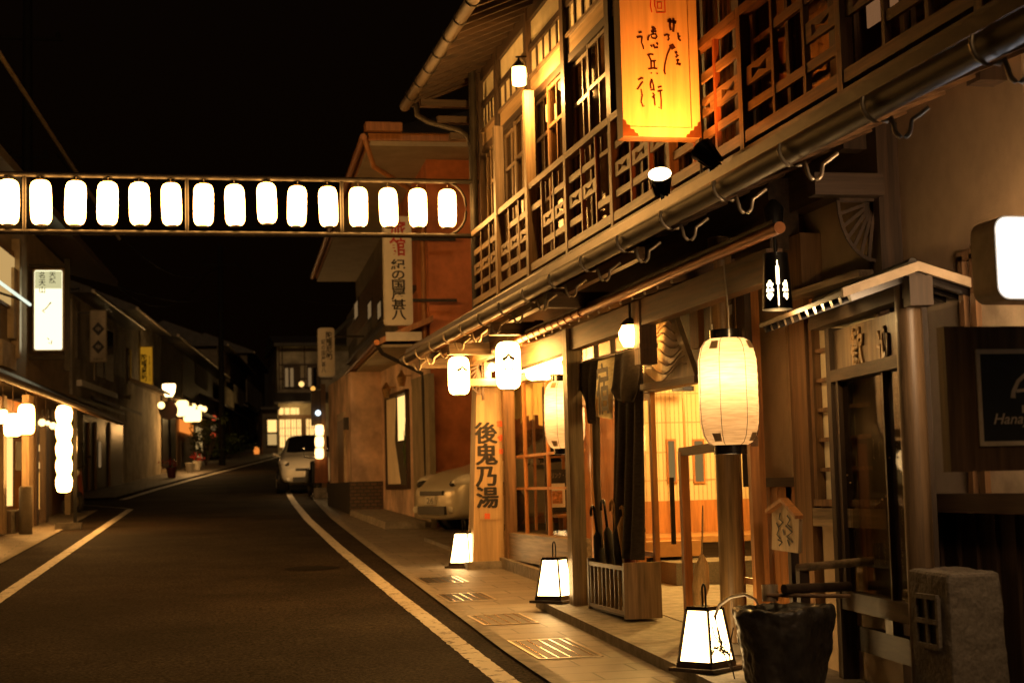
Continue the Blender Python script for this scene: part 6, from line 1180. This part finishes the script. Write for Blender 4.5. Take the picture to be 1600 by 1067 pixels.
def shrub(lab, px, py, w__, h__, n, name='shrub'):
    q = F2.w(F2.p(px, py, .9)[0], .9, 0); q.z = g(q.y)+.04; r = thing(name, lab, 'shrub', q); m = MB()
    for k in range(7): a = random.uniform(0, 6.28); m.tube([q+V((0, 0, 0)), q+V((math.cos(a)*w__*.2, math.sin(a)*.2, h__*.5)), q+V((math.cos(a)*w__*.42, math.sin(a)*.4, h__*random.uniform(.7, .95)))], [.03, .02, .008], 5)
    m.build('stems', 'dark_wood_v', r); m = MB(); cl = [(random.gauss(0, w__*.25), random.gauss(0, .4), random.uniform(.25, .95)*h__) for _ in range(22)]
    for k in range(n):
        a = random.choice(cl); p = q+V(a)+V((random.gauss(0, .16), random.gauss(0, .16), random.gauss(0, .13))); p.z = max(p.z, q.z+.05); s = random.uniform(.04, .1); d1 = V((random.uniform(-1, 1), random.uniform(-1, 1), random.uniform(-.6, .8))).normalized(); d2 = d1.cross(V((random.uniform(-1, 1), random.uniform(-1, 1), random.uniform(-1, 1)))).normalized(); m.add([p-d1*s, p+d2*s*.45, p+d1*s, p-d2*s*.45], [(0, 1, 2, 3)])
    m.build('foliage', 'leaf', r)
shrub('leafy green shrub in front of the lantern shop', 322, 727, 2.2, 2.3, 1500); shrub('low dark plants along the dim wall right of the shrub', 352, 722, 2.6, 1.3, 900)
for px, py, mt, lb in ((297, 728, 'pot', 'white pot standing before the lantern shop, left of the red flowers'), (308, 728, 'pot', 'white pot with red flowers before the lantern shop'), (268, 731, 'maroon', 'dark red pot under the street lamp')):
    q = F2.w(F2.p(px, py, 1.1)[0], 1.1, 0); q.z = g(q.y)+.05; t = thing('flower_pot', lb, 'flower pot', q, 'pots before the lantern shop'); MB().lathe([(.14, 0), (.2, .36), (.21, .4), (.18, .4)], 12, q).build('pot', mt, t)
    if px != 297:
        m = MB()
        for k in range(60): p = q+V((random.gauss(0, .16), random.gauss(0, .16), .55+random.gauss(0, .1))); s = .07; m.add([p+V((random.uniform(-s, s), random.uniform(-s, s), random.uniform(-s, s))) for _ in range(3)], [(0, 1, 2)])
        m.build('flowers', 'flower', t)
# dim houses near the bend
r, *_ = house('dim_house', 'dim dark house with two blank pale panels above its eave', 340, 386, 548, 'dim_wall', over=.6)
add(r, 350, 376, 562, 600, 0, .04, 'grey_plaster', 'upper_screen'); add(r, 349, 366, 607, 634, .5, .56, 'pale_wall', 'blank_panel'); add(r, 367, 383, 607, 634, .5, .56, 'pale_wall', 'blank_panel'); pent(r, 342, 388, 642, 1.0)
add(r, 346, 384, 650, 712, 0, .04, 'dark_wood_v', 'lattice_front')
for k in range(8): add(r, 348+k*4.4, 350+k*4.4, 652, 710, .04, .08, 'wood_v', 'lattice_slat')
r, *_ = house('dim_house', 'dim house with one larger blank pale board, right of the two panels', 387, 414, 556, 'dim_wall', over=.5)
add(r, 386, 410, 604, 637, .5, .58, 'pale_wall', 'blank_board'); pent(r, 388, 416, 646, .9); add(r, 390, 400, 655, 690, 0, .04, 'grey_plaster', 'panel'); add(r, 402, 411, 665, 690, 0, .04, 'tan_paint', 'panel')
# ------------------------------------------------------------------ house closing the street, facing the camera
YC = 96.0; zb5 = g(YC); X5 = lambda px: AY(px, 640, YC).x; Z5 = lambda py: AY(470, py, YC).z
r = h5 = thing('far_house', 'two storey house at the end of the street with glowing glazed ground floor', 'house', (X5(475), YC, zb5))
def a5(pa, pb, ya, yb, y0, y1, mt, nm, par=None): return MB().box(X5(pa), X5(pb), YC-y1, YC-y0, Z5(yb), Z5(ya)).build(nm, mt, par or h5)
MB().box(X5(434), X5(620), YC, YC+8, zb5-.6, Z5(541)).build('walls', 'pale_wall', h5)
m = MB(); m.prism([(X5(428), YC-.7, Z5(541)), (X5(428), YC-.7, Z5(537)), (X5(428), YC+4, Z5(515)), (X5(428), YC+8.5, Z5(541))], (X5(630)-X5(428), 0, 0)); m.build('roof', 'roof_tile', h5)
m = MB()
for px in (436, 441, 476, 500): m.box(X5(px), X5(px+1.8), YC-.06, YC-.001, Z5(608), Z5(541))
for py in (548, 570, 592): m.box(X5(436), X5(520), YC-.055, YC-.001, Z5(py+1), Z5(py-1))
m.build('timber_frame', 'dark_wood_v', h5)
for pa, pb in ((444, 470), (480, 500)):
    w_ = a5(pa, pb, 572, 607, .06, .09, 'dark_wood_v', 'upper_window'); a5(pa+2, pa+7, 575, 604, .09, .1, 'dim_glow', 'pane', w_); a5(pa+10, pa+15, 575, 604, .09, .1, 'dim_glow' if pa == 444 else 'car_glass', 'pane', w_)
MB().hexa([(X5(426), YC-1.3, Z5(632)), (X5(560), YC-1.3, Z5(632)), (X5(560), YC, Z5(617)), (X5(426), YC, Z5(617)), (X5(426), YC-1.3, Z5(629)), (X5(560), YC-1.3, Z5(629)), (X5(560), YC, Z5(613)), (X5(426), YC, Z5(613))]).build('pent_roof', 'roof_tile', h5)
for k, (pa, pb) in enumerate(((437, 444), (446, 453), (455, 462), (464, 470), (478, 482), (484, 490), (492, 500))):
    w_ = a5(pa, pb, 655, 698, .0, .05, 'window_glow', 'glazed_door'); m = MB(); [m.box(X5(pa), X5(pb), YC-.07, YC-.051, Z5(py+.8), Z5(py)) for py in (668, 680)]; m.box(X5((pa+pb)/2-.3), X5((pa+pb)/2+.3), YC-.07, YC-.051, Z5(698), Z5(655)); m.build('glazing_bars', 'wood_v', w_)
for pa, pb in ((436, 443), (445, 452), (454, 462), (463, 467)): a5(pa, pb, 637, 647, .0, .05, 'window_glow', 'transom_light')
a5(436, 502, 648, 654, .0, .09, 'wood_h', 'lintel'); a5(470, 478, 655, 700, 0, .1, 'wood_v', 'door_post')
lamp(h5, (X5(460), YC-1.6, Z5(640)), 70, (1, .6, .2), .2)
r = thing('side_house', 'low dark house with one tall bright paper door at the street end', 'house', (X5(424), YC-4, g(YC-4))); y = YC-4; X6 = lambda px: AY(px, 670, y).x; Z6 = lambda py: AY(425, py, y).z
MB().box(X6(410), X6(434), y, y+4, g(y)-.5, Z6(640)).build('walls', 'dim_wall', r); MB().box(X6(407), X6(437), y-.5, y+4.2, Z6(640), Z6(636)).build('roof', 'roof_tile', r); w_ = MB().box(X6(416), X6(434), y-.06, y-.001, Z6(699), Z6(654)).build('door_frame', 'dark_wood_v', r); MB().box(X6(418), X6(432), y-.075, y-.0605, Z6(675), Z6(656)).build('paper_pane', 'window_glow', w_); MB().box(X6(418), X6(432), y-.075, y-.0605, Z6(695), Z6(678)).build('paper_pane', 'shoji_glow', w_)
q = GR(401, 709, .05); c = AY(401, 704, q.y); t = thing('ground_lantern', 'tiny orange lantern glowing low at the far left kerb', 'lantern', q); MB().lathe([(.12, -.25), (.17, 0), (.10, .22)], 10, c).build('shade', 'orange_glow', t); MB().box(c.x-.12, c.x+.12, c.y-.12, c.y+.12, q.z-.02, c.z-.25).build('base', 'dark_stone', t)
# houses behind the guest house on the right, closing the view
r = thing('corner_house', 'dark house beyond the guest house at the right of the bend', 'house', (7.5, 42, g(42))); MB().box(5.9, 12, 38.5, 50, g(38), 6.2).build('walls', 'dim_wall', r); m = MB(); m.prism([(5.2, 38, 6.2), (5.2, 38, 6.35), (9, 38, 7.8), (12.5, 38, 6.35), (12.5, 38, 6.2)], (0, 12.5, 0)); m.build('roof', 'roof_tile', r)
# ------------------------------------------------------------------ utility poles and cables
def pole(px, Y, h, lb, arms):
    x = AY(px, 600, Y).x; r = thing('utility_pole', lb, 'utility pole', (x, Y, g(Y)), 'utility poles on the left'); MB().tube([(x, Y, g(Y)-.2), (x, Y, g(Y)+h)], [.16, .11], 12).build('pole', 'cable', r)
    for z, l in arms: MB().bar((x-l, Y, g(Y)+z), (x+l, Y, g(Y)+z), .08).build('crossarm', 'cable', r); [MB().lathe([(.04, 0), (.06, .06), (.03, .14)], 8, (x+s*l*.85, Y, g(Y)+z+.04)).build('insulator', 'cable', r) for s in (-1, 1)]
    return x
x1 = pole(42, 40.0, 12.6, 'tall concrete utility pole rising behind the lit shop', ((11.6, .85), (8.6, .5)))
x2 = pole(346, 76.0, 10.5, 'distant utility pole before the dim houses', ((9.6, .9),))
def cable(lb, a, b, sag, rad=.02):
    a, b = V(a), V(b); m = MB(); m.tube([a.lerp(b, k/16)-V((0, 0, sag*4*(k/16)*(1-k/16))) for k in range(17)], rad, 5); tag(m.build('overhead_cable', 'cable'), lb, 'cable', 'overhead cables')
pa, pb = AY(-3, 82, 26), AY(118, 268, 34); tag(MB().tube([pa, pb, pb+(pb-pa)*.9], .045, 6).build('guy_pipe', 'grey_column'), 'thick grey guy pipe slanting down across the upper left sky', 'guy wire')
cable('upper sagging cable from the tall pole towards the bend', (x1+.7, 40, g(40)+8.7), (x2, 76, g(76)+9.6), 1.6); cable('lower sagging cable from the tall pole towards the bend', (x1+.4, 40, g(40)+7.6), (x2-.8, 76, g(76)+9.0), 2.0); cable('cable running right from the far pole to the dark house', (x2+.8, 76, g(76)+9.6), (9.0, 60, 9.0), 1.0); cable('slack cable crossing from the tall pole to the plastered house', (x1+.2, 40, g(40)+6.6), (-2.2, 47, 7.6), .5); cable('thin cable from the gantry height across to the far pole', (-4.2, 19, 6.4), (x2, 76, g(76)+8.2), 1.2); cable('cable leaving the tall pole towards the camera', (x1-.7, 40, g(40)+11.7), (-3.5, 8, 9.5), .8)
